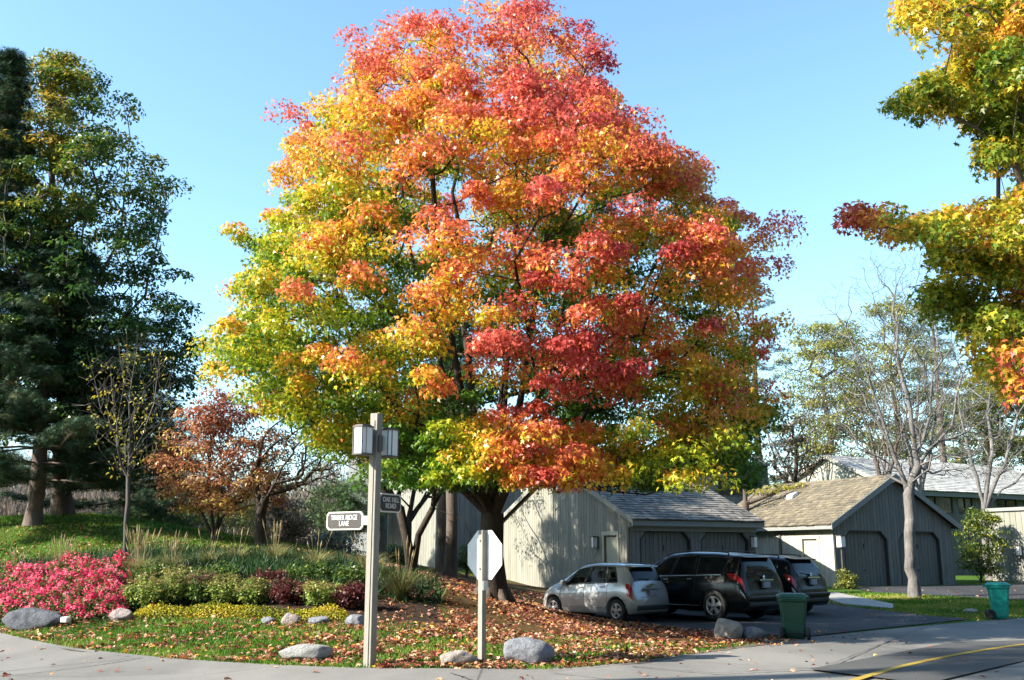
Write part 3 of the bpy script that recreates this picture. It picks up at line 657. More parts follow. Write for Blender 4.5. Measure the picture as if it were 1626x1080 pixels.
# ================================================================== STREET FURNITURE
def text_mesh(txt, size, m, parent, loc, rot, ext=.004, xs=1.0, name='lettering', off=.0):
    cu = bpy.data.curves.new('t', 'FONT'); cu.body = txt; cu.size = size; cu.extrude = ext; cu.align_x = 'CENTER'; cu.align_y = 'CENTER'; cu.offset = off; cu.space_line = .86; cu.space_character = 1.04
    t = bpy.data.objects.new('t', cu); C.objects.link(t); bpy.context.view_layer.update()
    me = bpy.data.meshes.new_from_object(t.evaluated_get(bpy.context.evaluated_depsgraph_get())); bpy.data.objects.remove(t)
    me.name = name; me.materials.clear(); o = link(name, me, m, parent); o.location = loc; o.rotation_euler = rot; o.scale = (xs, 1, 1); return o
def sign_board(name, parent, w, h, txt, xs, lsize, rot_z, loc, lm='white'):
    """notched-corner name board; its face looks along local -y"""
    c = .045
    def outline(g): 
        a, b_ = w/2-g, h/2-g
        return [(-a+c, -b_), (a-c, -b_), (a-c*.45, -b_+c*.45), (a, -b_+c), (a, b_-c), (a-c*.45, b_-c*.45), (a-c, b_), (-a+c, b_), (-a+c*.45, b_-c*.45), (-a, b_-c), (-a, -b_+c), (-a+c*.45, -b_+c*.45)]
    b = MB(); b.prism(outline(0), 'y', -.015, .015); o = b.build(name, M['signcream'], parent); o.location = loc; o.rotation_euler = (0, 0, rot_z)
    b = MB(); b.prism(outline(.022), 'y', -.019, -.0152); b.prism(outline(.022), 'y', .0152, .019); b.build('sign_face', M['signbrown'], o)
    text_mesh(txt, lsize, M[lm], o, (0, -.0235, 0), (math.pi/2, 0, 0), xs=xs, off=.0003); return o
lp = at(587, 1043, 16.05); lp.z = hz(lp.x, lp.y)
LP = empty('lamp_post', lp, R(-30), 'tall square grey wooden post with two frosted lanterns and two brown street name boards', 'lamp post')
ztop = at(597, 657, 16.05).z-lp.z
b = MB(); q = .072; b.box(-q, q, -q, q, -.3, ztop); 
po = b.build('post', M['post'], LP); bevel(po, .008)
b = MB(); b.box(-q-.004, q+.004, -q-.012, -q-.001, -.1, ztop-.12, None); b.v = [(x*.35, y, z) for x, y, z in b.v]; b.build('post_batten', M['post'], LP)
def lantern(parent, loc, rz):
    o = MB(); w, h, cc = .138, .41, .05
    def oc(s): a = w*s; c_ = cc*s; return [(-a+c_, -a), (a-c_, -a), (a, -a+c_), (a, a-c_), (a-c_, a), (-a+c_, a), (-a, a-c_), (-a, -a+c_)]
    o.prism(oc(.93), 'z', -h/2, h/2); g = o.build('lantern', M['frost'], parent); g.location = loc; g.rotation_euler = (0, 0, rz)
    f = MB(); f.prism(oc(1.04), 'z', h/2+.001, h/2+.025); f.prism(oc(.8), 'z', h/2+.026, h/2+.045); f.prism(oc(1.02), 'z', -h/2-.025, -h/2-.001)
    for (x, y) in oc(.965): f.tube((x, y, -h/2), (x, y, h/2), .008, .008, 6)
    f.build('lantern_frame', M['bronze'], g)
    return g
zl = at(596, 702, 16.05).z-lp.z
lantern(LP, (-.05, -.27, zl), 0); lantern(LP, (.05, .27, zl), 0)
b = MB(); b.box(-.03, .03, -.12, -q-.013, zl-.12, zl+.12); b.box(-.03, .03, q+.001, .12, zl-.12, zl+.12); b.box(q+.001, q+.03, -.05, .05, zl-.16, zl+.10); b.build('bracket', M['bronze'], LP)
zs1 = at(560, 826, 16.0).z-lp.z; zs2 = at(616, 798, 16.2).z-lp.z
sign_board('sign_board', LP, .74, .29, 'TIMBER RIDGE\nLANE', .74, .110, 0, (-.58, 0, zs1))
b = MB(); b.box(-.22, -q-.001, -.012, .012, zs1-.07, zs1+.07); b.build('bracket', M['signcream'], LP)
sign_board('sign_board', LP, .58, .30, 'OAK HILL\nROAD', .85, .115, math.pi/2, (0, q+.05+.29, zs2), lm='signcream')
# --- back of the stop sign
sp = at(765, 1043, 16.3); sp.z = hz(sp.x, sp.y); SR = R(-43)
SS = empty('road_sign', sp, SR, 'octagonal road sign seen from its blank metal back on a short square post', 'road sign')
zt = at(770, 842, 16.3).z-sp.z; zc = at(770, 881, 16.3).z-sp.z
b = MB(); q = .047; b.box(-q, q, -q, q, -.3, zt); bevel(b.build('post', M['post'], SS), .006)
r = .385/math.cos(math.pi/8); b = MB(); b.prism([(r*math.cos(math.pi/8+i*math.pi/4), r*math.sin(math.pi/8+i*math.pi/4)+zc) for i in range(8)], 'y', q+.002, q+.006); b.build('sign_plate', M['alum'], SS)
b = MB(); b.prism([(r*.985*math.cos(math.pi/8+i*math.pi/4), r*.985*math.sin(math.pi/8+i*math.pi/4)+zc) for i in range(8)], 'y', q+.0064, q+.0075)
b.build('sign_face', simple('signred', (.5, .02, .02), .4), SS)
z2 = at(775, 930, 16.3).z-sp.z; b = MB(); b.box(q+.001, q+.014, -.04, .07, z2-.075, z2+.075); bevel(b.build('reflector_plate', M['alum'], SS), .012)
for zz in (zc+.22, zc-.22):
    b = MB(); b.tube((0, -q-.012, zz), (0, -q+.001, zz), .014, .014, 6); b.build('bolt', M['bronze'], SS)
# --- small lamp on a pole by the right garage
p = G(1338, 41.2); e = empty('lamp_post', p, RZ, 'thin dark pole with a small white box lantern at the corner of the right garage', 'lamp post')
zt = at(1338, 851, 41.2).z-p.z; b = MB(); b.tube((0, 0, -.2), (0, 0, zt-.45), .035, .03, 10); b.box(-.14, .14, -.14, .14, zt-.47, zt-.44); b.box(-.15, .15, -.15, .15, zt-.02, zt+.02); b.build('pole', M['bronze'], e)
b = MB(); b.box(-.12, .12, -.12, .12, zt-.438, zt-.021); b.build('lantern', M['frost'], e)

# --- wheeled bins
def bin_(name, loc, rz, mat, label, H=1.06, mark=False, ws=1):
    e = empty(name, loc, rz, label, 'rubbish bin', 'green wheeled bins')
    b = MB(); w0, w1, d0, d1 = .22*ws, .29*ws, .24*ws, .33*ws
    def ringp(w, d, c_, z): return [(-w+c_, -d, z), (w-c_, -d, z), (w, -d+c_, z), (w, d-c_, z), (w-c_, d, z), (-w+c_, d, z), (-w, d-c_, z), (-w, -d+c_, z)]
    lv = [(w0*.9, d0*.9, .03, .02), (w0, d0, .04, .08), (w0*1.03, d0*1.06, .04, .3), (w1*.97, d1*.97, .05, H-.16), (w1*1.05, d1*1.05, .05, H-.15), (w1*1.05, d1*1.05, .05, H-.09)]
    P = []; [P.extend(ringp(*l)) for l in lv]
    b.faces(P, [(k*8+i, k*8+(i+1) % 8, (k+1)*8+(i+1) % 8, (k+1)*8+i) for k in range(len(lv)-1) for i in range(8)]+[tuple(range(8))[::-1], tuple(range(40, 48))])
    bevel(b.build('body', mat, e), .012)
    l = MB(); P = ringp(w1*1.12, d1*1.12, .05, H-.088)+ringp(w1*1.12, d1*1.12, .05, H-.05)+ringp(w1*.85, d1*.85, .06, H)
    l.faces(P, [(k*8+i, k*8+(i+1) % 8, (k+1)*8+(i+1) % 8, (k+1)*8+i) for k in range(2) for i in range(8)]+[tuple(range(8))[::-1], tuple(range(16, 24))])
    l.box(-.22*ws, .22*ws, -d1*1.12-.05, -d1*1.12-.002, H-.09, H-.06); bevel(l.build('lid', mat, e), .01)
    h = MB(); h.tube((-.24*ws, d1+.10, H-.10), (.24*ws, d1+.10, H-.10), .018, .018, 10); [h.box(x-.02, x+.02, d1*1.05, d1+.10, H-.125, H-.09) for x in (-.2*ws, .2*ws)]; h.build('handle', mat, e)
    for s_ in (-1, 1):
        w = MB(); w.lathe([(0, -.03), (.07, -.03), (.085, -.035), (.125, -.03), (.13, 0), (.125, .03), (.085, .035), (.07, .03), (0, .03)], (s_*.27*ws, d0+.05, .13), 'x', 20); w.build('wheel', M['tyre'], e)
    a = MB(); a.tube((-.24*ws, d0+.05, .13), (.24*ws, d0+.05, .13), .014, .014, 8); a.build('axle', M['plastic'], e)
    if mark:
        k = MB(); yy = -.335; k.hexa([(-.11, -.318, H-.30), (.11, -.318, H-.30), (.11, -.30, H-.30), (-.11, -.30, H-.30), (-.11, -.331, H-.22), (.11, -.331, H-.22), (.11, -.30, H-.22), (-.11, -.30, H-.22)]); k.build('label_mark', M['white'], e)
    return e
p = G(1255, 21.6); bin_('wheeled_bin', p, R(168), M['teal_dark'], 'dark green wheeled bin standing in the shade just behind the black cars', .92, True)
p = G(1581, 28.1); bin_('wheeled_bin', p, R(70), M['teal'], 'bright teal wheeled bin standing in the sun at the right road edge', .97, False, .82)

# --- boulders
def boulder(px, Y, w, h, d, m, label, seed, flat=.0, rz=0, lump=.22, sink=.12):
    rg_ = np.random.default_rng(seed); import bmesh
    bm = bmesh.new(); bmesh.ops.create_icosphere(bm, subdivisions=4, radius=1)
    dirs = rg_.normal(size=(14, 3)); dirs /= np.linalg.norm(dirs, axis=1, keepdims=True); cut = rg_.uniform(.62, .95, 14)
    ph = rg_.uniform(0, 6, 6)
    for v in bm.verts:
        p = np.array(v.co)
        for dd_, c_ in zip(dirs, cut):
            t = p@dd_
            if t > c_: p = p-dd_*(t-c_)*.85
        p = p*(1+lump*.25*math.sin(p[0]*3+ph[0])*math.sin(p[1]*3+ph[1])+lump*.12*math.sin(p[0]*9+ph[2])*math.sin(p[2]*8+ph[3])+lump*.05*math.sin(p[1]*21+ph[4])*math.sin(p[0]*19+ph[5]))
        p *= np.array([w/2, d/2, h*.62]); v.co = p
    me = bpy.data.meshes.new('boulder'); bm.to_mesh(me); bm.free(); me.polygons.foreach_set('use_smooth', [True]*len(me.polygons))
    o = link('boulder', me, m); q = G(px, Y); o.location = (q.x, q.y, q.z+h*.45-sink*h); o.rotation_euler = (0, 0, rz)
    tag(o, label, 'rock', 'garden boulders'); return o
boulder(67, 22.0, 1.75, .42, .7, M['rock_dark'], 'long dark blue-grey slab of rock in front of the pink flowers', 1, rz=-.15)
b = MB(); b.prism([(-.09, -.08), (.07, -.10), (.10, .05), (.02, .12), (-.08, .08)], 'z', 0, .12); bb = G(112, 21.7); o = b.build('stone', M['rock_white'], None, (bb.x, bb.y, bb.z+.08)); bevel(o, .03); tag(o, 'small white stone at the right end of the dark rock slab', 'rock')
boulder(199, 21.7, .52, .28, .4, M['rock_pink'], 'small rounded pinkish stone right of the pink flowers', 2)
boulder(490, 16.75, 1.0, .30, .5, M['rock_pale'], 'low long pale boulder on the grass left of the lamp post', 3, rz=-.2)
boulder(730, 16.2, .62, .25, .4, M['rock_tan'], 'small flat tan stone at the foot of the road sign', 4)
boulder(836, 16.4, .92, .42, .55, M['rock_grey'], 'large rounded boulder right of the road sign at the road edge', 5, rz=.2)
boulder(1152, 21.4, .62, .50, .55, M['rock_tan'], 'upright round boulder in the shade in front of the cars', 6)
boulder(1188, 21.5, .6, .26, .45, M['rock_grey'], 'low grey stone between the upright boulder and the dark green bin', 7)
boulder(466, 20.1, .40, .24, .3, M['rock_pink'], 'pinkish edging stone left in the row under the yellow ground cover', 8)
boulder(510, 20.05, .42, .17, .3, M['rock_grey'], 'grey edging stone in the middle of the row under the yellow ground cover', 9)
boulder(570, 19.7, .46, .24, .35, M['rock_grey'], 'edging stone just left of the lamp post beside the dark mulch', 10)
boulder(430, 20.3, .32, .13, .3, M['rock_grey'], 'leftmost edging stone, half hidden by yellow ground cover', 11)
boulder(1535, 30.2, .5, .14, .3, M['rock_tan'], 'flat stone in the sunny grass left of the teal bin', 12)
# ================================================================== CARS
class Car:
    """local frame: +x forward, rear bumper at x=0"""
    def __init__(s, st, L, axles, arch, zb, names, res=.03):
        s.L = L; s.st = np.array(st, float); xs = np.arange(0, L+1e-6, res); s.xs = xs
        T = np.stack([np.interp(xs, s.st[:, 0], s.st[:, k]) for k in range(1, 7)], 1)
        k = np.exp(-.5*(np.arange(-4, 5)*res/.055)**2); k /= k.sum()
        T = np.stack([np.convolve(np.pad(T[:, i], 4, mode='edge'), k, 'valid') for i in range(6)], 1); s.T = T
        s.axles = axles; s.arch = arch; s.zb0 = zb; s.m = 6; s.R = np.stack([s.ring(i) for i in range(len(xs))])
    def ring(s, i):
        x = s.xs[i]; zc, zr, wr, zs, ws, wm = s.T[i]; zb = s.zb0+.10*np.exp(-x/.1)+.08*np.exp(-(s.L-x)/.12); zlo = zb
        for a in s.axles:
            if abs(x-a) < s.arch: zlo = max(zlo, .31+math.sqrt(s.arch**2-(x-a)**2))
        zlo = min(zlo, zs-.12); zm = max(zlo+.02, (zb+zs)/2+.03); zt = min(zlo+.02+(zs-zlo)*.15, zm)
        K = np.array([(0, zlo), (wm*.90, zlo), (wm*.985, zlo+(zm-zlo)*.4), (wm, zm), (wm*.985, zm+(zs-zm)*.55), (ws, zs), (wr, zr), (wr*.82, zr+(zc-zr)*.62), (wr*.45, zr+(zc-zr)*.92), (0, zc)])
        out = []
        seg = [1, 3, 3, 3, 4, 8, 3, 3, 4]
        for j, n in enumerate(seg):
            for t in range(n): out.append(K[j]+(K[j+1]-K[j])*t/n)
        out.append(K[-1]); o = np.array(out)
        if 1:   # soften corners along the ring except the sill
            q = o.copy(); q[8:-1] = (o[7:-2]+2*o[8:-1]+o[9:])/4; o = q
        return o
    SEG = {'belt': 14, 'roof': 22, 'top': 32}
    def ev(s, x, r):
        xi = np.clip(x/(s.xs[1]-s.xs[0]), 0, len(s.xs)-1.001); i = int(xi); f = xi-i; r = min(max(r, 0), s.R.shape[1]-1.001); j = int(r); g = r-j
        q = (s.R[i, j]*(1-g)+s.R[i, j+1]*g)*(1-f)+(s.R[i+1, j]*(1-g)+s.R[i+1, j+1]*g)*f
        return np.array([s.xs[i]*(1-f)+s.xs[i+1]*f, q[0], q[1]])
    def evn(s, x, r, off, side=1):
        p = s.ev(x, r); dx = s.ev(min(x+.04, s.L-.01), r)-s.ev(max(x-.04, 0), r); dr = s.ev(x, r+.4)-s.ev(x, r-.4)
        n = np.cross(dx, dr); n = n/(np.linalg.norm(n)+1e-9)
        if n[1] < -.3 or (abs(n[1]) <= .3 and n[2] < 0): n = -n
        p = p+n*off; p[1] *= side; return tuple(p)
    def body(s, name, m, root, holes=()):
        V = []; nR = s.R.shape[1]; nx = len(s.xs)
        for side in (1, -1):
            for i in range(nx):
                for j in range(nR): V.append((s.xs[i], side*s.R[i, j, 0], s.R[i, j, 1]))
        F = []
        for k, side in enumerate((1, -1)):
            b0 = k*nx*nR
            for i in range(nx-1):
                for j in range(nR-1):
                    xc = (s.xs[i]+s.xs[i+1])/2; rc = j+.5
                    if any(h(xc, rc) for h in holes): continue
                    a = b0+i*nR+j; f = (a, a+nR, a+nR+1, a+1); F.append(f if side == -1 else f[::-1])
            e0 = [b0+j for j in range(nR)]; e1 = [b0+(nx-1)*nR+j for j in range(nR)]
            F.append(tuple(e0) if side == 1 else tuple(e0[::-1])); F.append(tuple(e1[::-1]) if side == 1 else tuple(e1))
        me = bpy.data.meshes.new(name); me.from_pydata(V, [], F)
        import bmesh; bm = bmesh.new(); bm.from_mesh(me); bmesh.ops.remove_doubles(bm, verts=bm.verts, dist=.0005); bmesh.ops.recalc_face_normals(bm, faces=bm.faces); bm.to_mesh(me); bm.free()
        me.polygons.foreach_set('use_smooth', [True]*len(me.polygons)); o = link(name, me, m, root)
        return o
    def patch(s, name, m, root, rb, rt, xb, xt, off=.006, sides=(1,), n=14, mr=8, parent=None, th=0):
        """a band on the body: ring rb..rt, x from xb[0]..xb[1] at the bottom to xt[0]..xt[1] at the top"""
        b = MB()
        for sd_ in sides:
            P = []
            for j in range(mr+1):
                v = j/mr; r_ = rb+(rt-rb)*v; a0 = xb[0]+(xt[0]-xb[0])*v; a1 = xb[1]+(xt[1]-xb[1])*v
                for i in range(n+1): P.append(s.evn(a0+(a1-a0)*i/n, r_, off, sd_))
            b.faces(P, [(j*(n+1)+i, j*(n+1)+i+1, (j+1)*(n+1)+i+1, (j+1)*(n+1)+i) for j in range(mr) for i in range(n)], None, True)
        return b.build(name, m, root)
    def full(s, name, m, root, x0, x1, r0, off=.006, n=10):
        """a pane across the car over the top part of the ring (both halves)"""
        b = MB(); nr = s.R.shape[1]-1.01; P = []; q = 8
        for i in range(n+1):
            x = x0+(x1-x0)*i/n
            for j in range(2*q+1):
                side = 1 if j <= q else -1; v = (j if j <= q else 2*q-j)/q; P.append(s.evn(x, r0+(nr-r0)*v, off, side))
        w = 2*q+1; b.faces(P, [(i*w+j, i*w+j+1, (i+1)*w+j+1, (i+1)*w+j) for i in range(n) for j in range(w-1)], None, True)
        return b.build(name, m, root)
def wheel(root, x, y, r, side, spokes=5, width=.2):
    t = MB(); w = width; t.lathe([(r*.62, 0), (r*.66, side*w*.5), (r*.93, side*w*.52), (r, side*w*.36), (r, -side*w*.36), (r*.93, -side*w*.5), (r*.6, -side*w*.5)], (x, y, r), 'y', 36); ty = t.build('wheel', M['tyre'], root)
    q = MB(); yo = y+side*w*.40
    q.lathe([(r*.56, -side*.07), (r*.57, side*.02), (r*.64, side*.03), (r*.66, side*.015)], (x, yo, r), 'y', 36)
    q.lathe([(0, side*.03), (r*.10, side*.03), (r*.14, side*.0)], (x, yo, r), 'y', 16)
    for k in range(spokes):
        a = 2*math.pi*k/spokes+.3; d = Vector((math.cos(a), 0, math.sin(a))); n = Vector((-math.sin(a), 0, math.cos(a))); o = Vector((x, yo, r))
        w0, w1 = r*.10, r*.15; ya, yb = -side*.012, side*.022
        P = [o+d*r*.08-n*w0, o+d*r*.6-n*w1, o+d*r*.6+n*w1, o+d*r*.08+n*w0]
        q.hexa([tuple(p+Vector((0, ya, 0))) for p in P]+[tuple(p+Vector((0, yb, 0))) for p in P])
    q.build('rim', M['rim'], ty)
    h = MB(); h.lathe([(0, 0), (r*.58, 0)], (x, yo-side*.08, r), 'y', 24); h.build('brake_disc', M['plastic'], ty)
def quadin(x, r, rb, rt, xb, xt, g=.03):
    if not (rb+.3 < r < rt-.3): return False
    v = (r-rb)/(rt-rb); return xb[0]+(xt[0]-xb[0])*v+g < x < xb[1]+(xt[1]-xb[1])*v-g
def build_car(kind, loc, heading, label):
    if kind == 'hatch':
        L = 3.62; st = [(0,.60,.58,.52,.55,.60,.62),(.05,.66,.64,.64,.60,.68,.72),(.10,.92,.90,.62,.84,.70,.77),(.16,1.06,1.03,.58,.96,.71,.785),(.34,1.38,1.34,.55,.985,.73,.79),(.46,1.485,1.43,.555,.985,.735,.795),(.9,1.52,1.45,.57,.965,.745,.80),
            (1.5,1.53,1.465,.58,.94,.745,.80),(2.0,1.48,1.42,.57,.915,.74,.80),(2.35,1.31,1.27,.575,.90,.73,.80),(2.8,1.03,1.01,.61,.885,.71,.80),(3.1,.94,.92,.60,.84,.68,.79),(3.4,.84,.81,.52,.75,.60,.73),(3.55,.68,.65,.42,.6,.48,.62),(3.62,.5,.48,.35,.45,.4,.52)]
        ax = (.62, 2.98); c = Car(st, L, ax, .34, .19, None); m = M['silverpaint']; wr_ = .29; wins = [((1.02,1.78),(1.10,1.60)),((1.82,2.68),(1.66,2.14))]; q3 = ((.62,.98),(.80,1.04)); hatchx = (.17,.37); ws_ = (2.08,2.72)
    elif kind == 'suv':
        L = 5.15; st = [(0,.62,.60,.60,.55,.74,.78),(.05,.72,.70,.74,.66,.84,.88),(.10,1.02,1.0,.74,.92,.86,.94),(.12,1.18,1.15,.72,1.06,.87,.96),(.27,1.60,1.55,.70,1.16,.885,.975),(.38,1.71,1.65,.67,1.18,.89,.985),(1.2,1.78,1.70,.68,1.15,.90,.99),
            (2.1,1.80,1.72,.685,1.12,.90,.995),(2.7,1.75,1.67,.68,1.10,.90,.995),(3.2,1.56,1.51,.68,1.09,.89,.995),(3.85,1.20,1.18,.74,1.07,.87,.99),(4.5,1.12,1.10,.74,1.02,.83,.98),(4.85,1.02,1.0,.66,.92,.74,.92),(5.05,.85,.82,.56,.74,.62,.80),(5.15,.55,.53,.45,.5,.5,.66)]
        ax = (1.02, 4.10); c = Car(st, L, ax, .43, .25, None); m = M['blackpaint']; wr_ = .38; wins = [((1.72,2.50),(1.70,2.32)),((2.56,3.62),(2.38,2.98))]; q3 = ((.80,1.64),(.62,1.60)); hatchx = (.12,.30); ws_ = (2.98,3.78)
    else:
        L = 4.7; st = [(0,.62,.60,.58,.55,.70,.74),(.05,.74,.72,.70,.68,.80,.84),(.10,1.0,.98,.70,.90,.82,.89),(.13,1.16,1.13,.68,1.04,.83,.905),(.34,1.52,1.47,.66,1.10,.845,.91),(.46,1.60,1.54,.645,1.10,.85,.915),(1.1,1.67,1.60,.68,1.07,.855,.92),
            (2.1,1.68,1.61,.685,1.04,.86,.92),(2.6,1.65,1.58,.68,1.03,.86,.92),(3.0,1.47,1.43,.68,1.02,.85,.92),(3.5,1.14,1.12,.72,1.0,.83,.92),(4.1,1.04,1.02,.70,.95,.79,.90),(4.45,.94,.92,.60,.84,.68,.84),(4.62,.76,.74,.5,.66,.56,.72),(4.7,.52,.5,.4,.46,.45,.6)]
        ax = (.92, 3.78); c = Car(st, L, ax, .40, .23, None); m = M['blackpaint']; wr_ = .35; wins = [((1.50,2.24),(1.50,2.10)),((2.30,3.30),(2.16,2.76))]; q3 = ((.80,1.42),(.74,1.42)); hatchx = (.13,.38); ws_ = (2.70,3.44)
    root = empty('parked_car', loc, heading, label, 'car', 'cars parked on the driveway')
    b0, b1 = c.SEG['belt'], c.SEG['roof']; rb, rt = b0+.6, b1-.5; gl = M['tintglass'] if kind == 'hatch' else M['glass']
    allw = wins+[q3]
    holes = [(lambda x, r, w=w: quadin(x, r, rb, rt, *w)) for w in allw] if kind == 'hatch' else []
    if kind == 'hatch': holes.append(lambda x, r: ws_[0]+.06 < x < ws_[1]-.05 and r > b1+.5)
    body = c.body('body', m, root, holes)
    for w in allw:
        f = MB()
        for sd_ in (1, -1):
            o = c.patch('window', gl, root, rb, rt, w[0], w[1], .007, (sd_,), 10, 6); f = MB()
            E_ = [c.evn(w[0][0], rb, .009, sd_), c.evn(w[0][1], rb, .009, sd_), c.evn(w[1][1], rt, .009, sd_), c.evn(w[1][0], rt, .009, sd_)]
            for i in range(4): f.tube(E_[i], E_[(i+1) % 4], .012, .012, 5)
            f.build('window_trim', M['plastic'], o)
    c.full('rear_window', M['glass'], root, hatchx[0], hatchx[1], b1+.3)
    c.full('windscreen', gl if kind == 'hatch' else M['glass'], root, ws_[0], ws_[1], b1+.3)
    if kind == 'hatch':
        s_ = MB()
        for x in (1.05, 1.9):
            for y in (-.34, .34): s_.box(x-.22, x+.22, y-.22, y+.22, .45, .62); s_.box(x-.30, x-.18, y-.22, y+.22, .6, 1.08); s_.box(x-.28, x-.20, y-.12, y+.12, 1.10, 1.27)
        s_.box(2.5, 2.75, -.62, .62, .6, .92); s_.tube((2.42, .34, .93), (2.38, .34, .98), .19, .19, 16); s_.build('seats', M['seat'], root)
    wm = c.T[len(c.T)//2, 5]
    for x in ax:
        for sd_ in (1, -1): wheel(root, x, sd_*(wm-.11), wr_, sd_, 5)
    # wheel wells and underside
    u = MB(); u.box(.3, L-.35, -wm*.72, wm*.72, c.zb0+.03, c.zb0+.28); u.build('underbody', M['plastic'], root)
    # lights: rear corners
    lo, hi = (b0-6, b0+.3) if kind == 'hatch' else (b0-5, b0+.6)
    tl = {'hatch': (b0-6, b0+.3, (.075, .24), (.13, .34)), 'suv': (b0-2.6, b0+.6, (.07, .42), (.10, .62)), 'small': (b0-3.4, b0+.6, (.07, .28), (.10, .46))}[kind]
    for sd_ in (1, -1): c.patch('tail_light', M['taillight'], root, tl[0], tl[1], tl[2], tl[3], .012, (sd_,), 8, 6)
    for sd_ in (1, -1):
        hb = c.patch('headlight', M['clearlight'], root, b0-3, b0+3, (L-.62, L-.2), (L-.80, L-.42), .010, (sd_,), 8, 5)
        c.patch('reflector', M['clearlight'], root, lo-1.5, lo-.2, (.06, .16), (.07, .18), .012, (sd_,), 4, 3)
    def bx(name, m_, *a): q = MB(); q.box(*a); o = q.build(name, m_, root); return o
    wB = c.T[2, 5]
    # hatch door face: plate, handle strip, bumper
    zpl = {'hatch': .74, 'suv': .93, 'small': .92}[kind]; xr = {'hatch': .02, 'suv': .02, 'small': .02}[kind]
    bevel(bx('licence_plate', M['plate'], -.02, .06, -.155, .155, zpl-.08, zpl+.08), .01)
    bx('plate_strip', m if kind == 'hatch' else M['chrome'], -.015, .085, -.3, .3, zpl+.105, zpl+.14)
    if kind == 'hatch':
        g = MB(); g.box(.02, .085, -.075, .075, .935, .965); g.box(.021, .086, -.03, .03, .92, .98); g.build('badge', M['gold'], root)
    else:
        g = MB(); g.lathe([(0, -.012), (.05, -.012), (.05, .03), (0, .03)], (.08, 0, 1.12), 'x', 20); g.build('badge', M['chrome'], root)
    bm_ = MB(); z0 = c.zb0+.12; bm_.box(-.03, .25, -wB*.92, wB*.92, z0, z0+.13); o = bm_.build('rear_bumper', M['plastic'], root); bevel(o, .04, 3)
    if kind != 'hatch':
        bm_ = MB(); bm_.box(-.05, .2, -wB*.95, wB*.95, z0+.16, z0+.28); bevel(bm_.build('bumper_step', m, root), .04, 3)
    # spoiler
    zt_ = c.T[min(len(c.T)-1, int((hatchx[1]+.05)/.03)), 0]; sp_ = MB(); wsx = c.T[18, 2]*.93
    sp_.hexa([(hatchx[1]-.14, -wsx, zt_-.03), (hatchx[1]+.16, -wsx, zt_+.0), (hatchx[1]+.16, wsx, zt_+.0), (hatchx[1]-.14, wsx, zt_-.03), (hatchx[1]-.14, -wsx, zt_-.005), (hatchx[1]+.16, -wsx, zt_+.035), (hatchx[1]+.16, wsx, zt_+.035), (hatchx[1]-.14, wsx, zt_-.005)])
    bevel(sp_.build('spoiler', m, root), .01)
    # wiper
    wp = MB(); a = c.evn(hatchx[0]+.01, c.R.shape[1]-1.2, .02); d_ = c.evn(hatchx[0]+.03, b1+4, .02); wp.tube(a, d_, .010, .006, 6); wp.tube((a[0]-.03, a[1], a[2]), a, .02, .02, 8); wp.build('wiper', M['plastic'], root)
    # mirrors, handles, seams
    for sd_ in (1, -1):
        xm = wins[1][0][1]-.12; p = Vector(c.evn(xm, b0+1.0, .0, sd_)); q = MB(); q.hexa([(p.x-.06, p.y+sd_*.02, p.z-.02), (p.x+.08, p.y+sd_*.02, p.z-.02), (p.x+.06, p.y+sd_*.20, p.z), (p.x-.08, p.y+sd_*.20, p.z), (p.x-.06, p.y+sd_*.02, p.z+.11), (p.x+.05, p.y+sd_*.02, p.z+.12), (p.x+.04, p.y+sd_*.19, p.z+.13), (p.x-.08, p.y+sd_*.20, p.z+.13)])
        bevel(q.build('mirror', m, root), .03, 3)
        for w in wins:
            xh = w[0][0]+.10; h = MB(); P = [Vector(c.evn(xh+t, b0-1.6, .018, sd_)) for t in (-.08, .08)]; h.tube(P[0], P[1], .016, .016, 8); h.build('door_handle', m if kind == 'hatch' else M['chrome'], root)
        sm = MB()
        for xx in (wins[0][0][0]-.06, wins[1][0][0]-.02, wins[1][0][1]+.02):
            for r_ in range(4, b0): sm.tube(c.evn(xx, r_, .001, sd_), c.evn(xx, r_+1, .001, sd_), .004, .004, 4, False)
        for k in range(30):
            xx = wins[0][0][0]-.06+k*(wins[1][0][1]+.08-wins[0][0][0])/30; x2_ = xx+(wins[1][0][1]+.08-wins[0][0][0])/30; sm.tube(c.evn(xx, 4, .001, sd_), c.evn(x2_, 4, .001, sd_), .004, .004, 4, False)
        sm.build('door_seams', M['plastic'], root)
        if kind != 'hatch':
            ch = MB(); X = np.linspace(q3[0][0], wins[1][0][1], 24)
            for a_, b__ in zip(X[:-1], X[1:]): ch.tube(c.evn(a_, b0+.2, .012, sd_), c.evn(b__, b0+.2, .012, sd_), .013, .013, 5, False)
            X = np.linspace(ax[0]+.5, ax[1]-.5, 10)
            for a_, b__ in zip(X[:-1], X[1:]): ch.tube(c.evn(a_, 3, .012, sd_), c.evn(b__, 3, .012, sd_), .016, .016, 5, False)
            ch.build('chrome_strip', M['chrome'], root)
            rr = MB(); X = np.linspace(.75, wins[1][1][1]-.15, 12); P = [Vector(c.evn(x, b1+2, 0, sd_))+Vector((0, 0, .06)) for x in X]
            for a_, b__ in zip(P[:-1], P[1:]): rr.tube(a_, b__, .016, .016, 6, False)
            for a_ in (P[0], P[-1]): rr.tube(a_, a_-Vector((0, 0, .07)), .02, .024, 6)
            rr.build('roof_rail', M['plastic'], root)
        cl = MB()
        for x in ax:
            K = [(x+math.cos(t)*(c.arch+.02), .31+math.sin(t)*(c.arch+.02)) for t in np.linspace(.15, math.pi-.15, 16)]
            for (xa, za), (xb_, zb_) in zip(K[:-1], K[1:]): cl.tube((xa, sd_*(wm-.012), za), (xb_, sd_*(wm-.012), zb_), .014, .014, 5, False)
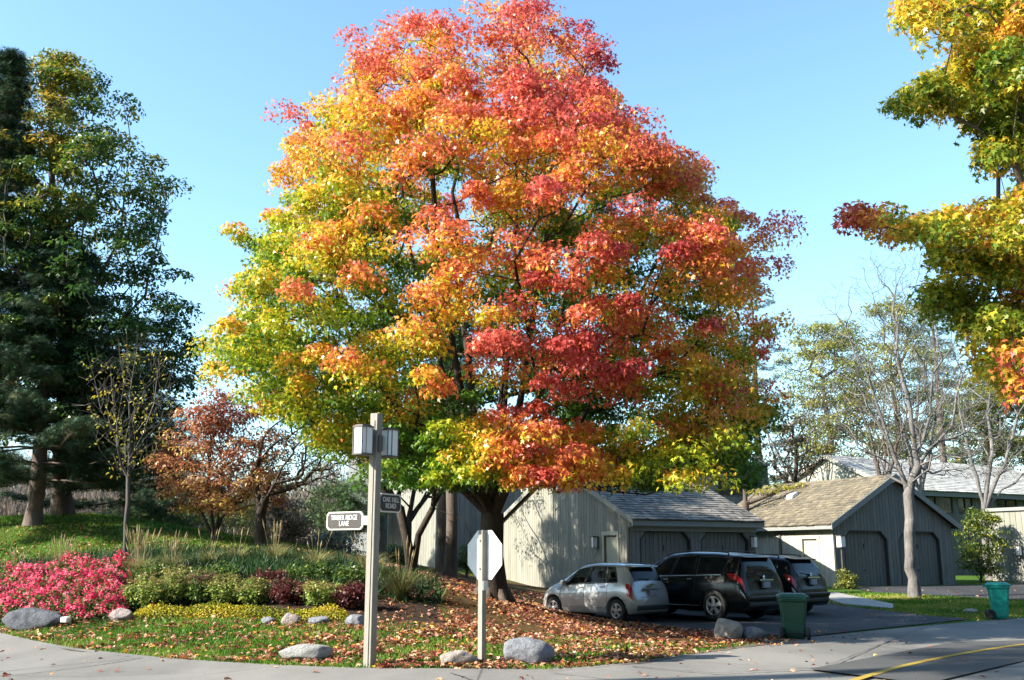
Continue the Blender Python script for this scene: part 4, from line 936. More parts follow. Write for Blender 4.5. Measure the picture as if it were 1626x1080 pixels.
        cl.build('arch_trim', M['plastic'] if kind != 'hatch' else m, root)
    return root
def car_at(kind, px, Y, hd, label):
    p = G(px, Y); build_car(kind, (p.x, p.y, p.z+.02), hd, label)
HD = math.atan2(.80, -.60)
car_at('hatch', 1036, 27.3, HD+.10, 'small silver hatchback nearest the maple, leftmost of the three cars')
car_at('suv', 1216, 27.2, HD+.08, 'large black car with chrome window line between the other two cars')
car_at('small', 1291, 29.4, HD+.10, 'smaller black car parked on the right, nearest the right garage')

# ================================================================== TREES
# ---- the big maple: crown outline (left, right) in photo pixels per row, read at the trunk's distance
MY = 25.0
mrows = [(8,835,885),(35,625,935),(60,568,960),(95,550,980),(130,550,990),(180,470,1005),(235,458,1045),(270,445,1110),(310,425,1130),(350,380,1190),(400,368,1215),(440,372,1215),(480,345,1235),(520,325,1245),(570,322,1255),(620,345,1240),(660,400,1235),(700,465,1232),(735,540,1215),(760,640,1120),(785,720,960)]
mz = []; mc = []; mw = []
for py, l, r_ in mrows:
    a = at(l, py, MY); b = at(r_, py, MY); mz.append(a.z); mc.append((a.x+b.x)/2); mw.append((b.x-a.x)/2)
mz = np.array(mz)[::-1]; mc = np.array(mc)[::-1]; mw = np.array(mw)[::-1]
mroot = np.array([-.50, 25.0, hz(-.5, 25.0)])
rg_ = np.random.default_rng(5)
RY = [r[0] for r in mrows]; RL = [r[1] for r in mrows]; RR = [r[2] for r in mrows]
def V3_(px, py, Y): v = at(px, py, Y); return v.x, v.y, v.z
def proj(x, y, z):
    d = y*CP+(z-CAMZ)*SP; return 813+F*x/d, 540-F*(-y*SP+(z-CAMZ)*CP)/d
def maple_sample(n, q0, q1, zlo=3.3, zhi=16.6, pw=1.0):
    out = []
    while len(out) < n:
        z = rg_.uniform(zlo, zhi); w = np.interp(z, mz, mw)
        if rg_.uniform(0, 7.5) > w+.8: continue
        th = rg_.uniform(0, 2*math.pi); q = q0+(q1-q0)*rg_.uniform()**pw
        lob = 1+.05*math.sin(3*th+z*1.3)+.04*math.sin(7*th-z*2.1)
        x = np.interp(z, mz, mc)+w*q*lob*math.cos(th); y = MY+w*q*lob*.85*math.sin(th)
        zz = z; px, py = proj(x, y, zz); mg = 24+14*math.sin(z*2.3+th)
        l_ = np.interp(py, RY, RL); r__ = np.interp(py, RY, RR)
        if not (l_+mg < px < r__-mg and 18 < py < 772): continue
        out.append((x, y, zz, q, th))
    return np.array(out)
SPR = [(448,182),(470,192),(492,205),(1240,368),(1222,378),(1205,392),(1228,430),(856,14),(838,26),(870,22),(622,42),(640,52),(668,45),(1112,268),(1098,282),(330,560),(345,590),(372,370),(385,385),(560,62),(930,45),(1005,190),(1050,240),(1180,352),(1150,330),(955,75)]
spr = np.array([(*V3_(x, y, 25+rg_.uniform(-1.5, 1.5)), 1.0, 0) for x, y in SPR])
low = np.array([(*V3_(rg_.uniform(600, 1190), rg_.uniform(690, 775), rg_.uniform(19, 27)), .9, 0) for _ in range(150)])
low = low[[not (a[2] < 2.9) and abs(a[0]+.5) < 7.5*math.sqrt(max(0, 1-((a[1]-25)/6.8)**2)) for a in low]]
PF = np.concatenate([spr, low, maple_sample(1150, .78, 1.06, 3.3, 17.2), maple_sample(420, .35, .78, 3.4, 15.5)])
mp_pr = np.where(PF[:, 3] > .8, rg_.uniform(.32, .78, len(PF)), rg_.uniform(.45, .8, len(PF)))
top = PF[:, 2] > 12.5; mp_pr[top] *= .85
tree = empty('maple_tree', tuple(mroot), 0, 'huge maple in full autumn colour, yellow and green on the left, red on the right', 'tree')
PP, NN, ix = puff_leaves(PF[:, :3], mp_pr, 220, rg_, .78, .30)
keep = np.ones(len(PP), bool)
thin = (PP[:, 2] > 12.5) & (rg_.uniform(size=len(PP)) < .35+.1*(PP[:, 2]-12.5)*.6); keep &= ~thin
PP, NN, ix = PP[keep], NN[keep], ix[keep]
# sprays that stick out of the outline
sx = (PP[:, 0]-np.interp(PP[:, 2], mz, mc))/np.maximum(np.interp(PP[:, 2], mz, mw), 1)
hzr = (PP[:, 2]-3.3)/13.3
pn = rg_.normal(size=len(PF)); q = PF[ix, 3]
bandn = np.sin(PP[:, 0]*.9+PP[:, 2]*1.7)*np.sin(PP[:, 1]*1.1-PP[:, 2]*.8)
Lx = np.clip((PP[:, 0]+2.4)/2.8, -1, 1); t = .415+.19*Lx+.23*np.clip((hzr-.45)/.4, 0, 1)*(1.25-Lx*.6)+.13*((q > .95)*1.0)-.20*(q < .78)+.105*pn[ix]+.06*bandn+rg_.normal(size=len(PP))*.085
# upper side of each tuft is further turned than its underside
t += .10*np.clip((PP[:, 2]-PF[ix, 2])/(mp_pr[ix]*.5), -1.2, 1)
t -= .06*(hzr < .16)+.52*np.clip((PP[:, 1]-20.0)/4, 0, 1)*np.clip((.66-hzr)/.25, 0, 1)*np.clip(Lx+.7, 0, 1)*(1-.75*np.clip((sx-.62)/.25, 0, 1)*(hzr > .22)); t -= (.32-.40*np.exp(-((PP[:, 0]-.8)/1.5)**2))*((ix >= len(spr)) & (ix < len(spr)+len(low)))
t += .26*np.exp(-((PP[:, 0]-.9)/2.0)**2-((PP[:, 1]-19)/2.6)**2-((PP[:, 2]-4.9)/1.3)**2)
MP = [(0, (.055,.14,.010)), (.22, (.17,.28,.014)), (.36, (.46,.48,.022)), (.47, (.74,.50,.035)), (.58, (.80,.34,.06)), (.70, (.74,.19,.085)), (.84, (.60,.105,.085)), (1, (.40,.045,.065))]
cols = jitter(palette(np.minimum(t, .80+.3*np.clip(sx, 0, 1)), MP), rg_, .16)
leaves('foliage', PP, NN, .097, cols, SH_MAPLE, M['leaf'], tree, tipdir=np.array([0, 0, -.7]), rng=rg_)
limbs = [[tuple(mroot), (-.52,25,1.6), (-.48,25.02,2.6), (-.45,25.05,3.4), (-.3,25.1,5.5), (.1,25.1,8), (.1,25,11), (.3,25,13.5)]]
for dx_, dy_, h_ in ((-1.6,-.3,7),(1.5,.2,6.5),(-.8,1.6,7),(1.0,-1.5,7),(-1.0,-1.5,6.5),(2.6,.8,5.2),(-2.9,.3,5.6),(.3,2.4,6)):
    limbs.append([(-.47+dx_*.05,25+dy_*.05,2.7+rg_.uniform(0,.6)), (-.47+dx_*.45,25+dy_*.45,3.7), (-.47+dx_*.9,25+dy_*.9,h_), (-.47+dx_*1.4,25+dy_*1.4,h_+2.6), (-.3+dx_*1.6,25+dy_*1.6,h_+4.2)])
ctr = np.stack([np.interp(PF[:, 2], mz, mc), np.full(len(PF), 25.), PF[:, 2]-1.2], 1); inw = ctr-PF[:, :3]; inw /= np.linalg.norm(inw, axis=1, keepdims=True)
tips = np.concatenate([PF[:, :3]+inw*.35]+[PF[:, :3]+inw*.25+rg_.normal(size=(len(PF), 3))*mp_pr[:, None]*[.4, .4, .25]])
P, par = skeleton(limbs, tips, .35, .6, .05, rg_)
tubes('trunk', P, par, .30, .008, M['bark_dark'], tree, 1.5)
b = MB()     # root flare
for k in range(7):
    a = k*.9; b.tube((0, 0, .55), (math.cos(a)*.52, math.sin(a)*.52, -.12), .20, .10, 8, False)
b.build('roots', M['bark_brown'], tree)

def generic_tree(name, label, cat, root, paths, puffs, pr, per, leaf, shape, pal, tfun, rb, rt, bk, lm='leaf', bf=.4, extra_tips=1, group=None, rng=None, flat=.6, up=.7, sp=.16, tipdir=(0, 0, -.5), step=.6, wob=.06, leafz=0):
    rng = rng or np.random.default_rng(abs(hash(name)) % 1000)
    e = empty(name, tuple(root), 0, label, cat, group); puffs = np.asarray(puffs)
    pr = pr if np.ndim(pr) else rng.uniform(pr*.7, pr*1.25, len(puffs))
    if per:
        PP, NN, ix = puff_leaves(puffs, pr, per, rng, flat, up); pn = rng.normal(size=len(puffs))
        t = tfun(PP)+.14*pn[ix]+rng.normal(size=len(PP))*sp
        leaves('foliage', PP, NN, leaf, jitter(palette(t, pal), rng, .2), shape, M[lm], e, tipdir=np.array(tipdir), rng=rng)
    T = [puffs]+[puffs+np.clip(rng.normal(size=puffs.shape), -1, 1)*pr[:, None]*.55 for _ in range(extra_tips)]
    P, par = skeleton(paths, np.concatenate(T), bf, step, wob, rng)
    tubes('trunk', P, par, rb, rt, M[bk], e); return e
def V3(px, py, Y): v = at(px, py, Y); return np.array(v)
def outline_puffs(rows, Y, n, depth, rng, q0=0, pw=.6):
    """rows of the crown (py, left px, right px) at distance Y; depth = front-back radius relative to half-width"""
    rows = sorted(rows); ys = [r_[0] for r_ in rows]; out = []
    W_ = max(r_[2]-r_[1] for r_ in rows)
    while len(out) < n:
        py = rng.uniform(ys[0], ys[-1]); l = np.interp(py, ys, [r_[1] for r_ in rows]); r_ = np.interp(py, ys, [r2[2] for r2 in rows])
        if rng.uniform(0, W_) > r_-l+W_*.05: continue
        a = rng.uniform(0, 2*math.pi); q = q0+(1-q0)*rng.uniform()**pw
        px = (l+r_)/2+(r_-l)/2*q*math.cos(a); hw = (r_-l)/2*Y/1617
        out.append(V3(px, py, Y)+np.array([0, hw*depth*q*math.sin(a), 0]))
    return np.array(out)
GRN = [(0, (.018,.05,.014)), (.4, (.045,.11,.018)), (.7, (.13,.19,.025)), (.88, (.34,.32,.035)), (1, (.40,.24,.03))]
# ---- large green maple at the left
rg_ = np.random.default_rng(21)
rows = [(95,55,110),(120,20,135),(150,10,195),(190,-10,205),(235,-40,225),(262,-60,265),(300,-80,285),(350,-90,285),(400,-90,280),(450,-90,300),(500,-90,320),(560,-80,325),(620,-60,300),(680,-20,300),(720,40,280),(750,120,250)]
pf = outline_puffs(rows, 35, 720, .8, rg_); pf = pf[(pf[:, 2] < 10.5) | (rg_.uniform(size=len(pf)) < .8)]; rt_ = G(92, 36)
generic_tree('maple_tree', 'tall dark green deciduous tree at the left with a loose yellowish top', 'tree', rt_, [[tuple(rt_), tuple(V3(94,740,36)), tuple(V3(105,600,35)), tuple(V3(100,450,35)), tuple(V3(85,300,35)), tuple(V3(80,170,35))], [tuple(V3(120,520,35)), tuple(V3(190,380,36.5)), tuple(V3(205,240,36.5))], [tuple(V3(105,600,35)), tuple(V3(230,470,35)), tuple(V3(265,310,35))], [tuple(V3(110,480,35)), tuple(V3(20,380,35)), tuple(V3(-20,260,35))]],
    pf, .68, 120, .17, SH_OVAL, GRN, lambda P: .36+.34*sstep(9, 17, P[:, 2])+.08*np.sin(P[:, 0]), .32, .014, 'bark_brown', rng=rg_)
# ---- pines
PIN = [(0, (.012,.032,.018)), (.5, (.030,.068,.030)), (.8, (.065,.105,.045)), (1, (.15,.13,.06))]
def pine(px, Y, top_py, label, layers, spread, seed, rb=.30, group=None, lowest=.22, dens=1.0, name='pine_tree', bk='bark_pine', per=46, bare=0):
    rg = np.random.default_rng(seed); r0 = G(px, Y); H = at(px, top_py, Y).z-r0.z; e = empty(name, tuple(r0), 0, label, 'pine tree', group)
    trunk = [(r0.x+math.sin(i)*.06, r0.y+math.cos(i*1.7)*.06, r0.z+H*i/10) for i in range(11)]
    paths = [trunk]; pu = []; pr = []
    for k in range(layers):
        f = lowest+(1-lowest)*(k/layers)**.95; z = r0.z+H*f; L = spread*(1-f)**.75*(.75+.4*rg.uniform())+.35; nb = 5 if f < .8 else 4
        for j in range(nb):
            a = 2*math.pi*(j/nb)+k*1.9+rg.uniform(-.3, .3); l = L*rg.uniform(.7, 1.1); d = np.array([math.cos(a), math.sin(a), 0])
            b0 = np.array([r0.x, r0.y, z]); pts = [b0, b0+d*l*.5+[0, 0, -.04*l], b0+d*l+[0, 0, .05*l]]; paths.append([tuple(p) for p in pts])
            m = max(2, int(l/.55)); s0 = bare
            for i in range(m):
                t = .25+.75*(i+.5)/m
                if t < s0: continue
                c = b0+d*l*t+[0, 0, -.04*l*math.sin(t*3)+.05*l*t*t]; side = np.array([-d[1], d[0], 0])
                for w in (-1, 0, 1):
                    if rg.uniform() > dens: continue
                    pu.append(c+side*w*.45*l*.3*(1.2-t)+rg.normal(size=3)*.10); pr.append(rg.uniform(.28, .48))
    pu = np.array(pu); pr = np.array(pr)
    PP, NN, ix = puff_leaves(pu, pr, per, rg, .55, .9); pn = rg.normal(size=len(pu))
    leaves('needles', PP, NN, .17, jitter(palette(.45+.2*pn[ix]+rg.normal(size=len(PP))*.15, PIN), rg, .25), SH_NEEDLE, M['needle'], e, rng=rg)
    P, par = skeleton(paths, pu, .2, .5, .03, rg); tubes('trunk', P, par, rb, .010, M[bk], e); return e
pine(44, 33.5, 365, 'big dark pine at the far left with a thick pale trunk and drooping lower branches', 18, 5.6, 3, .25, lowest=.15, per=44)
pine(190, 43, 500, 'dark pine behind the slim bare tree, half hidden by the green deciduous tree', 13, 4.6, 4, .18, lowest=.18, per=40)
pine(-75, 33.2, 75, 'pine at the left picture edge, only its blue-green right-hand boughs in view', 20, 2.3, 9, .24, lowest=.38, per=40)
# ---- bare trees
def bare_tree(name, label, root, paths, tips, rb, rt, bk, bf=.5, leafn=0, lsize=.09, pal=None, seed=1, group=None, wob=.08, cat='bare tree', lr=.25, shape=SH_OVAL, step=.5, lm='leaf'):
    rg = np.random.default_rng(seed); e = empty(name, tuple(root), 0, label, cat, group); tips = np.asarray(tips)
    P, par = skeleton(paths, tips, bf, step, wob, rg)
    # short twigs off the outer nodes
    ch = np.bincount(par[1:], minlength=len(P)); ends = np.where(ch == 0)[0]
    d = P[ends]-P[par[ends]]; d /= np.linalg.norm(d, axis=1, keepdims=True)+1e-9
    newP = []; newpar = []
    for k in range(3):
        v = d+rg.normal(size=d.shape)*.55; v[:, 2] += .15; v /= np.linalg.norm(v, axis=1, keepdims=True)
        newP.append(P[ends]+v*rg.uniform(.18, .55, (len(ends), 1))); newpar.append(ends)
    P = np.concatenate([P]+newP); par = np.concatenate([par]+newpar)
    tubes('trunk', P, par, rb, rt, M[bk], e)
    if leafn:
        i = rg.integers(0, len(tips), leafn); LP_ = tips[i]+rg.normal(size=(leafn, 3))*lr; NN = rg.normal(size=(leafn, 3)); NN[:, 2] += .5
        leaves('foliage', LP_, NN, lsize, jitter(palette(rg.uniform(0, 1, leafn), pal), rg, .25), shape, M[lm], e, tipdir=np.array([0, 0, -.6]), rng=rg)
    return e
rg_ = np.random.default_rng(31)
YL = [(0, (.20,.22,.03)), (.6, (.42,.36,.04)), (1, (.5,.34,.04))]
# slim multi-stem tree in front of the pines
Y = 27; r0 = G(198, Y)
st_ = [[tuple(r0), tuple(V3(202,800,Y)), tuple(V3(204,760,Y)), tuple(V3(208,700,Y)), tuple(V3(205,640,Y)), tuple(V3(215,570,Y))]]
for pts in ([(203,770),(186,710),(183,640),(175,585)], [(206,740),(225,690),(245,640),(252,590)], [(185,700),(160,650),(150,600)], [(208,690),(235,660),(262,630),(275,590)], [(184,660),(195,610),(190,560)]): st_.append([tuple(V3(x, y, Y+rg_.uniform(-.4, .4))) for x, y in pts])
tp = outline_puffs([(555,150,270),(600,130,285),(660,135,280),(720,160,260),(750,185,225)], Y, 170, .6, rg_)
bare_tree('ornamental_tree', 'slim multi-stemmed grey tree, nearly bare, rising from the planting bed', r0, st_, tp, .06, .004, 'bark_mid', .6, 420, .10, YL, 31, lr=.12, wob=.04, cat='small tree')
# reddish small tree (clump of stems)
RUS = [(0, (.20,.05,.03)), (.3, (.36,.12,.06)), (.6, (.44,.21,.10)), (.85, (.48,.32,.12)), (1, (.66,.48,.08))]
Y = 32; r0 = G(338, Y); rows = [(628,330,380),(660,290,420),(700,265,455),(740,245,470),(780,250,465),(815,270,450)]
pf = outline_puffs(rows, Y, 170, .8, rg_)
generic_tree('ornamental_tree', 'small rusty red tree with several dark stems on the mound left of the sign', 'small tree', r0, [[tuple(r0), tuple(V3(336,815,Y)), tuple(V3(330,770,Y)), tuple(V3(335,700,Y))], [tuple(r0), tuple(V3(350,825,Y)), tuple(V3(395,770,Y)), tuple(V3(410,720,Y))], [tuple(r0), tuple(V3(320,815,Y)), tuple(V3(290,760,Y)), tuple(V3(280,720,Y))], [tuple(r0), tuple(V3(345,810,Y-.3)), tuple(V3(355,740,Y-.5))]],
    pf, .50, 82, .12, SH_OVAL, RUS, lambda P: .45-.10*(P[:, 2]-5)+.0*P[:, 0], .10, .006, 'bark_dark', extra_tips=2, rng=rg_, sp=.2)
# dark tree with a long arching branch
Y = 31; r0 = G(412, Y); rows = [(640,420,520),(680,410,590),(720,400,600),(760,410,610),(790,430,520)]
pf = outline_puffs(rows, Y, 120, .7, rg_)
OL = [(0, (.05,.045,.02)), (.5, (.12,.10,.03)), (1, (.36,.26,.05))]
generic_tree('crab_apple_tree', 'dark crooked tree between the rusty tree and the lamp post, thinly leaved', 'tree', r0, [[tuple(r0), tuple(V3(410,820,Y)), tuple(V3(405,760,Y)), tuple(V3(420,700,Y))], [tuple(V3(407,770,Y)), tuple(V3(450,745,Y)), tuple(V3(510,730,Y))]], pf, .5, 16, .10, SH_OVAL, OL, lambda P: .4+0*P[:, 0], .15, .008, 'bark_dark', extra_tips=3, rng=rg_, sp=.25, wob=.12)
# leaning tree by the wall
Y = 30; r0 = G(655, Y); rows = [(650,520,740),(700,500,760),(740,560,760),(770,620,730)]
pf = outline_puffs(rows, Y, 150, .7, rg_)
generic_tree('crab_apple_tree', 'leaning dark multi-stemmed tree right of the lamp post before the grey house wall', 'tree', r0, [[tuple(r0), tuple(V3(648,860,Y)), tuple(V3(630,810,Y)), tuple(V3(600,765,Y)), tuple(V3(540,735,Y)), tuple(V3(470,718,Y))], [tuple(r0), tuple(V3(668,850,Y)), tuple(V3(690,805,Y)), tuple(V3(710,770,Y)), tuple(V3(725,720,Y))], [tuple(V3(690,810,Y)), tuple(V3(735,830,Y-.5)), tuple(V3(752,860,Y-.8))], [tuple(V3(640,835,Y)), tuple(V3(605,700,Y+.5)), tuple(V3(590,660,Y+.5))]],
    pf, .5, 13, .10, SH_OVAL, OL, lambda P: .35+0*P[:, 0], .17, .008, 'bark_dark', extra_tips=3, rng=rg_, sp=.25, wob=.12)
# two conifer trunks beside the house
for k, (px, Y, tp_, rr, lab) in enumerate(((714, 34, 480, .20, 'straight rough trunk just left of the road sign, in front of the house wall'), (700, 36, 500, .17, 'straight dark trunk behind its twin, left of the road sign'))):
    pine(px, Y, tp_, lab, 9, 2.0, 60+k, rr, 'pair of straight trunks by the house', .62, .5, 'conifer_tree', 'bark_brown', 26)
# ---- right: large bare tree before garage 2
rg_ = np.random.default_rng(77)
Y = 36.3; r0 = G(1448, Y)
pts = [[tuple(r0), tuple(V3(1447,880,Y)), tuple(V3(1446,820,Y)), tuple(V3(1446,785,Y)), tuple(V3(1432,745,Y)), tuple(V3(1405,690,Y)), tuple(V3(1390,620,Y)), tuple(V3(1360,560,Y)), tuple(V3(1330,500,Y))],
    [tuple(V3(1446,790,Y)), tuple(V3(1452,720,Y)), tuple(V3(1446,650,Y)), tuple(V3(1430,590,Y)), tuple(V3(1420,500,Y)), tuple(V3(1425,430,Y))],
    [tuple(V3(1450,745,Y)), tuple(V3(1475,660,Y)), tuple(V3(1485,590,Y)), tuple(V3(1530,520,Y))],
    [tuple(V3(1452,735,Y)), tuple(V3(1490,700,Y)), tuple(V3(1535,685,Y)), tuple(V3(1600,700,Y)), tuple(V3(1650,720,Y))],
    [tuple(V3(1430,745,Y)), tuple(V3(1400,722,Y)), tuple(V3(1350,715,Y)), tuple(V3(1300,725,Y))],
    [tuple(V3(1410,700,Y)), tuple(V3(1360,610,Y)), tuple(V3(1300,580,Y))],
    [tuple(V3(1440,640,Y)), tuple(V3(1390,600,Y)), tuple(V3(1350,540,Y))]]
tp = outline_puffs([(400,1370,1450),(440,1330,1510),(500,1280,1560),(560,1260,1600),(620,1265,1625),(680,1285,1640),(730,1330,1640),(760,1400,1600)], Y, 1150, .8, rg_)
bare_tree('bare_tree', 'large leafless grey tree in front of the right garage, spreading over its roof', r0, pts, tp, .185, .0040, 'bark_grey', .45, 260, .09, YL, 77, wob=.10, step=.45)
# bare multi-stem trees further right and behind
Y = 50; r0 = G(1572, Y); tp = outline_puffs([(560,1500,1640),(620,1480,1680),(700,1490,1700),(760,1520,1680)], Y, 330, .7, rg_)
bare_tree('bare_tree', 'leafless multi-stemmed tree behind the green bush at the far right', r0, [[tuple(r0), tuple(V3(1560,800,Y)), tuple(V3(1540,720,Y)), tuple(V3(1525,650,Y))], [tuple(V3(1563,810,Y)), tuple(V3(1600,720,Y)), tuple(V3(1625,640,Y))], [tuple(V3(1563,810,Y)), tuple(V3(1575,720,Y)), tuple(V3(1570,620,Y))], [tuple(V3(1563,810,Y)), tuple(V3(1640,740,Y))]], tp, .20, .0065, 'bark_grey', .5, seed=78, wob=.12, step=.6)
BG_ = 'bare trees behind the right garage'
for k, (px, Y, tpy, lab) in enumerate(((1400, 55, 560, 'leafless dark-stemmed tree rising left of centre behind the right garage roof'), (1455, 56, 540, 'leafless tree rising behind the peak of the right garage'), (1250, 62, 600, 'leafless thin tree behind the gap between the two garages'))):
    r0 = G(px, Y); w_ = 110
    tp = outline_puffs([(tpy,px-w_*.5,px+w_*.5),(tpy+60,px-w_,px+w_),(tpy+130,px-w_*.8,px+w_*.8),(tpy+170,px-30,px+30)], Y, 260, .7, rg_)
    bare_tree('bare_tree', lab, r0, [[tuple(r0), tuple(V3(px+8,800,Y)), tuple(V3(px-5,740,Y)), tuple(V3(px-35,tpy+80,Y))], [tuple(V3(px+5,790,Y)), tuple(V3(px+40,tpy+90,Y))], [tuple(V3(px+5,770,Y)), tuple(V3(px+2,tpy+70,Y))]], tp, .18, .007, 'bark_brown' if k == 0 else 'bark_grey', .5, seed=80+k, wob=.12, group=BG_, step=.7, leafn=300, lsize=.12, pal=YL)
# airy yellow-green trees far behind
AIRY = [(0, (.10,.14,.04)), (.5, (.26,.27,.06)), (1, (.42,.38,.10))]
for k, (px, Y, rows, lab) in enumerate(((1310, 78, [(515,1270,1340),(560,1245,1400),(620,1240,1420),(700,1240,1400),(750,1270,1380)], 'airy yellow-green tree far behind the gap between the garages'),
        (1420, 84, [(480,1380,1450),(530,1350,1500),(600,1340,1520),(690,1340,1520),(730,1370,1490)], 'airy yellow-green tree far behind the right garage roof'),
        (1560, 76, [(600,1520,1600),(640,1490,1650),(690,1480,1680),(740,1500,1670)], 'airy yellow-green tree far behind the pale roof at the right'))):
    pf = outline_puffs(rows, Y, 150, .7, rg_); r0 = G(px, Y)
    generic_tree('locust_tree', lab, 'tree', r0, [[tuple(r0), tuple(V3(px, 800, Y)), tuple(V3(px+8, 700, Y)), tuple(V3(px-4, 600 if k < 2 else 680, Y))]], pf, 1.15, 170, .20, SH_RHOMB, AIRY, lambda P: .5+0*P[:, 0], .3, .02, 'bark_brown', group='airy trees behind the garages', rng=rg_, step=1.2, bf=.3)
# distant pines behind
pine(1515, 72, 445, 'tall blue-green pine in the distance behind the large bare tree', 16, 5.0, 66, .3, None, .25, .7, per=22)
pine(1215, 70, 420, 'distant pine peeping out right of the big maple', 16, 5.5, 67, .3, None, .2, .7, per=22)
# dark leafy tree in the gap between the houses
Y = 60; r0 = G(1262, Y); pf = outline_puffs([(660,1240,1275),(690,1222,1300),(730,1215,1310),(770,1222,1300),(800,1235,1290)], Y, 110, .7, rg_)
generic_tree('oak_tree', 'dark brown-leaved tree in the gap between the two garages', 'tree', r0, [[tuple(r0), tuple(V3(1262,760,Y)), tuple(V3(1265,700,Y))]], pf, .6, 14, .20, SH_OVAL, [(0,(.03,.03,.015)),(.6,(.07,.05,.02)),(1,(.16,.09,.03))], lambda P: .4+0*P[:, 0], .2, .02, 'bark_dark', rng=rg_)
# trunk and yellow-leaved bough between the roofs
Y = 48; r0 = G(1183, Y); pf = np.array([V3(1200+i*9, 783-i*1.6+rg_.uniform(-5, 5), Y-.5+rg_.uniform(-.6, .6)) for i in range(9)]+[V3(1150+i*8, 740-i*6, Y) for i in range(6)])
generic_tree('locust_tree', 'slender trunk with one yellow bough between the two garage roofs', 'tree', r0, [[tuple(r0), tuple(V3(1183,800,Y)), tuple(V3(1182,740,Y)), tuple(V3(1178,690,Y))], [tuple(V3(1183,796,Y)), tuple(V3(1230,782,Y-.5))]], pf, .38, 60, .12, SH_OVAL, YL, lambda P: .5+0*P[:, 0], .17, .02, 'bark_brown', rng=rg_, flat=.4)
# ---- right foreground maple: boughs reach into the picture
Y = 13.5; rr_ = np.random.default_rng(91); r0 = np.array([12.6, 13.0, hz(12.6, 13.0)])
def blob(px, py, dy, rx, ry, n): return [V3(px+rr_.normal()*rx*.5, py+rr_.normal()*ry*.5, Y+dy+rr_.normal()*.7) for _ in range(n)]
pu = []
for a in ((1460,20,0,50,25,12),(1540,30,0,60,40,18),(1610,40,0,50,60,20),(1565,95,0,50,30,18),(1610,95,0,30,30,12),(1500,150,0,70,30,16),(1470,175,0,50,20,7),(1570,170,0,60,50,20),(1620,140,0,50,60,16),(1580,240,0,35,40,10),(1615,230,0,30,50,10),
          (1560,370,0,70,18,12),(1460,372,0,60,8,7),(1400,362,0,25,6,4),(1362,352,0,14,4,3),(1500,370,0,60,12,6),(1618,350,0,40,35,16),(1530,420,0,60,30,16),(1600,430,0,50,50,24),(1500,480,.5,50,20,10),(1560,510,.4,50,30,14),(1610,520,0,40,50,20),(1600,590,0,30,35,14),(1625,610,0,25,25,8)): pu += blob(*a)
pu = np.array(pu)
extra = ellipsoid_pts(430, (12.4, 13.5, 8.6), (5.4, 4.4, 4.6), .3, rr_); extra = extra[(extra[:, 0]/extra[:, 1]*1617+813 > 1660)]
pu = np.concatenate([pu, extra])
FG = [(0, (.08,.17,.014)), (.3, (.24,.30,.03)), (.5, (.56,.46,.03)), (.7, (.74,.46,.04)), (.87, (.60,.22,.04)), (1, (.42,.07,.06))]
def fgt(P):
    px = 813+1617*P[:, 0]/P[:, 1]
    return .43+.18*np.sin(P[:, 2]*2.2+P[:, 0])+.42*np.clip((1500-px)/140, 0, 1)*(P[:, 2] < 7)+.15*np.clip((1480-px)/100, 0, 1)
generic_tree('maple_tree', 'yellow and green maple whose boughs hang into the picture from the upper right', 'tree', r0, [[tuple(r0), (12.5,13.0,3), (12.6,13.1,6), (12.8,13.2,9), (12.8,13.2,11.5)], [(12.5,13.1,3.6), (10.0,13.3,5.0), tuple(V3(1620,420,Y)), tuple(V3(1480,380,Y)), tuple(V3(1372,352,Y))], [(12.6,13.1,6), (9.5,13.4,8.2), tuple(V3(1610,170,Y)), tuple(V3(1450,170,Y))], [(12.6,13.1,6.2), (9.4,13.4,6.9), tuple(V3(1640,235,Y))], [(12.7,13.1,7.5), (10,13.4,10), tuple(V3(1500,20,Y))]],
    pu, .33, 175, .080, SH_MAPLE, FG, fgt, .26, .006, 'bark_brown', extra_tips=1, rng=rr_, up=.4, flat=.95, sp=.15, step=.35, wob=.05)

# ---- a broad tree beyond the left picture edge shades the mound
rg_ = np.random.default_rng(120); r0 = np.array([-29.5, 31.0, hz(-29.5, 31)])
for k, (x_, y_, zc_, lab) in enumerate(((-29.5, 33.5, 9.5, 'spreading green tree beyond the left edge of the lawn'), (-26.5, 40.0, 10.5, 'second spreading green tree beyond the left edge, farther back'))):
    r0 = np.array([x_, y_, hz(x_, y_)])
    generic_tree('oak_tree', lab, 'tree', r0, [[tuple(r0), (x_, y_, 4), (x_+.2, y_, 8), (x_, y_, zc_+2)]], ellipsoid_pts(130, (x_, y_, zc_), (4.6, 4.2, 4.6), .5, rg_), .9, 60, .22, SH_RHOMB, GRN, lambda P: .45+0*P[:, 0], .3, .02, 'bark_brown', rng=rg_)

x_, y_ = -22.0, 7.2; r0 = np.array([x_, y_, hz(x_, y_)])  # unseen tree, added with a high crown so its shadow lands on the road
generic_tree('oak_tree', 'unseen tall high-crowned tree added beyond the left edge to shade the road', 'tree', r0, [[tuple(r0), (x_, y_, 6), (x_+.3, y_, 14), (x_, y_, 21)]], np.concatenate([ellipsoid_pts(90, (x_+.5, y_, 21.0), (3.6, 3.2, 2.6), .4, rg_), ellipsoid_pts(40, (x_+1, y_-.5, 24.0), (2.6, 2.6, 2.0), .4, rg_)]), .8, 60, .22, SH_RHOMB, GRN, lambda P: .45+0*P[:, 0], .3, .02, 'bark_brown', rng=rg_)

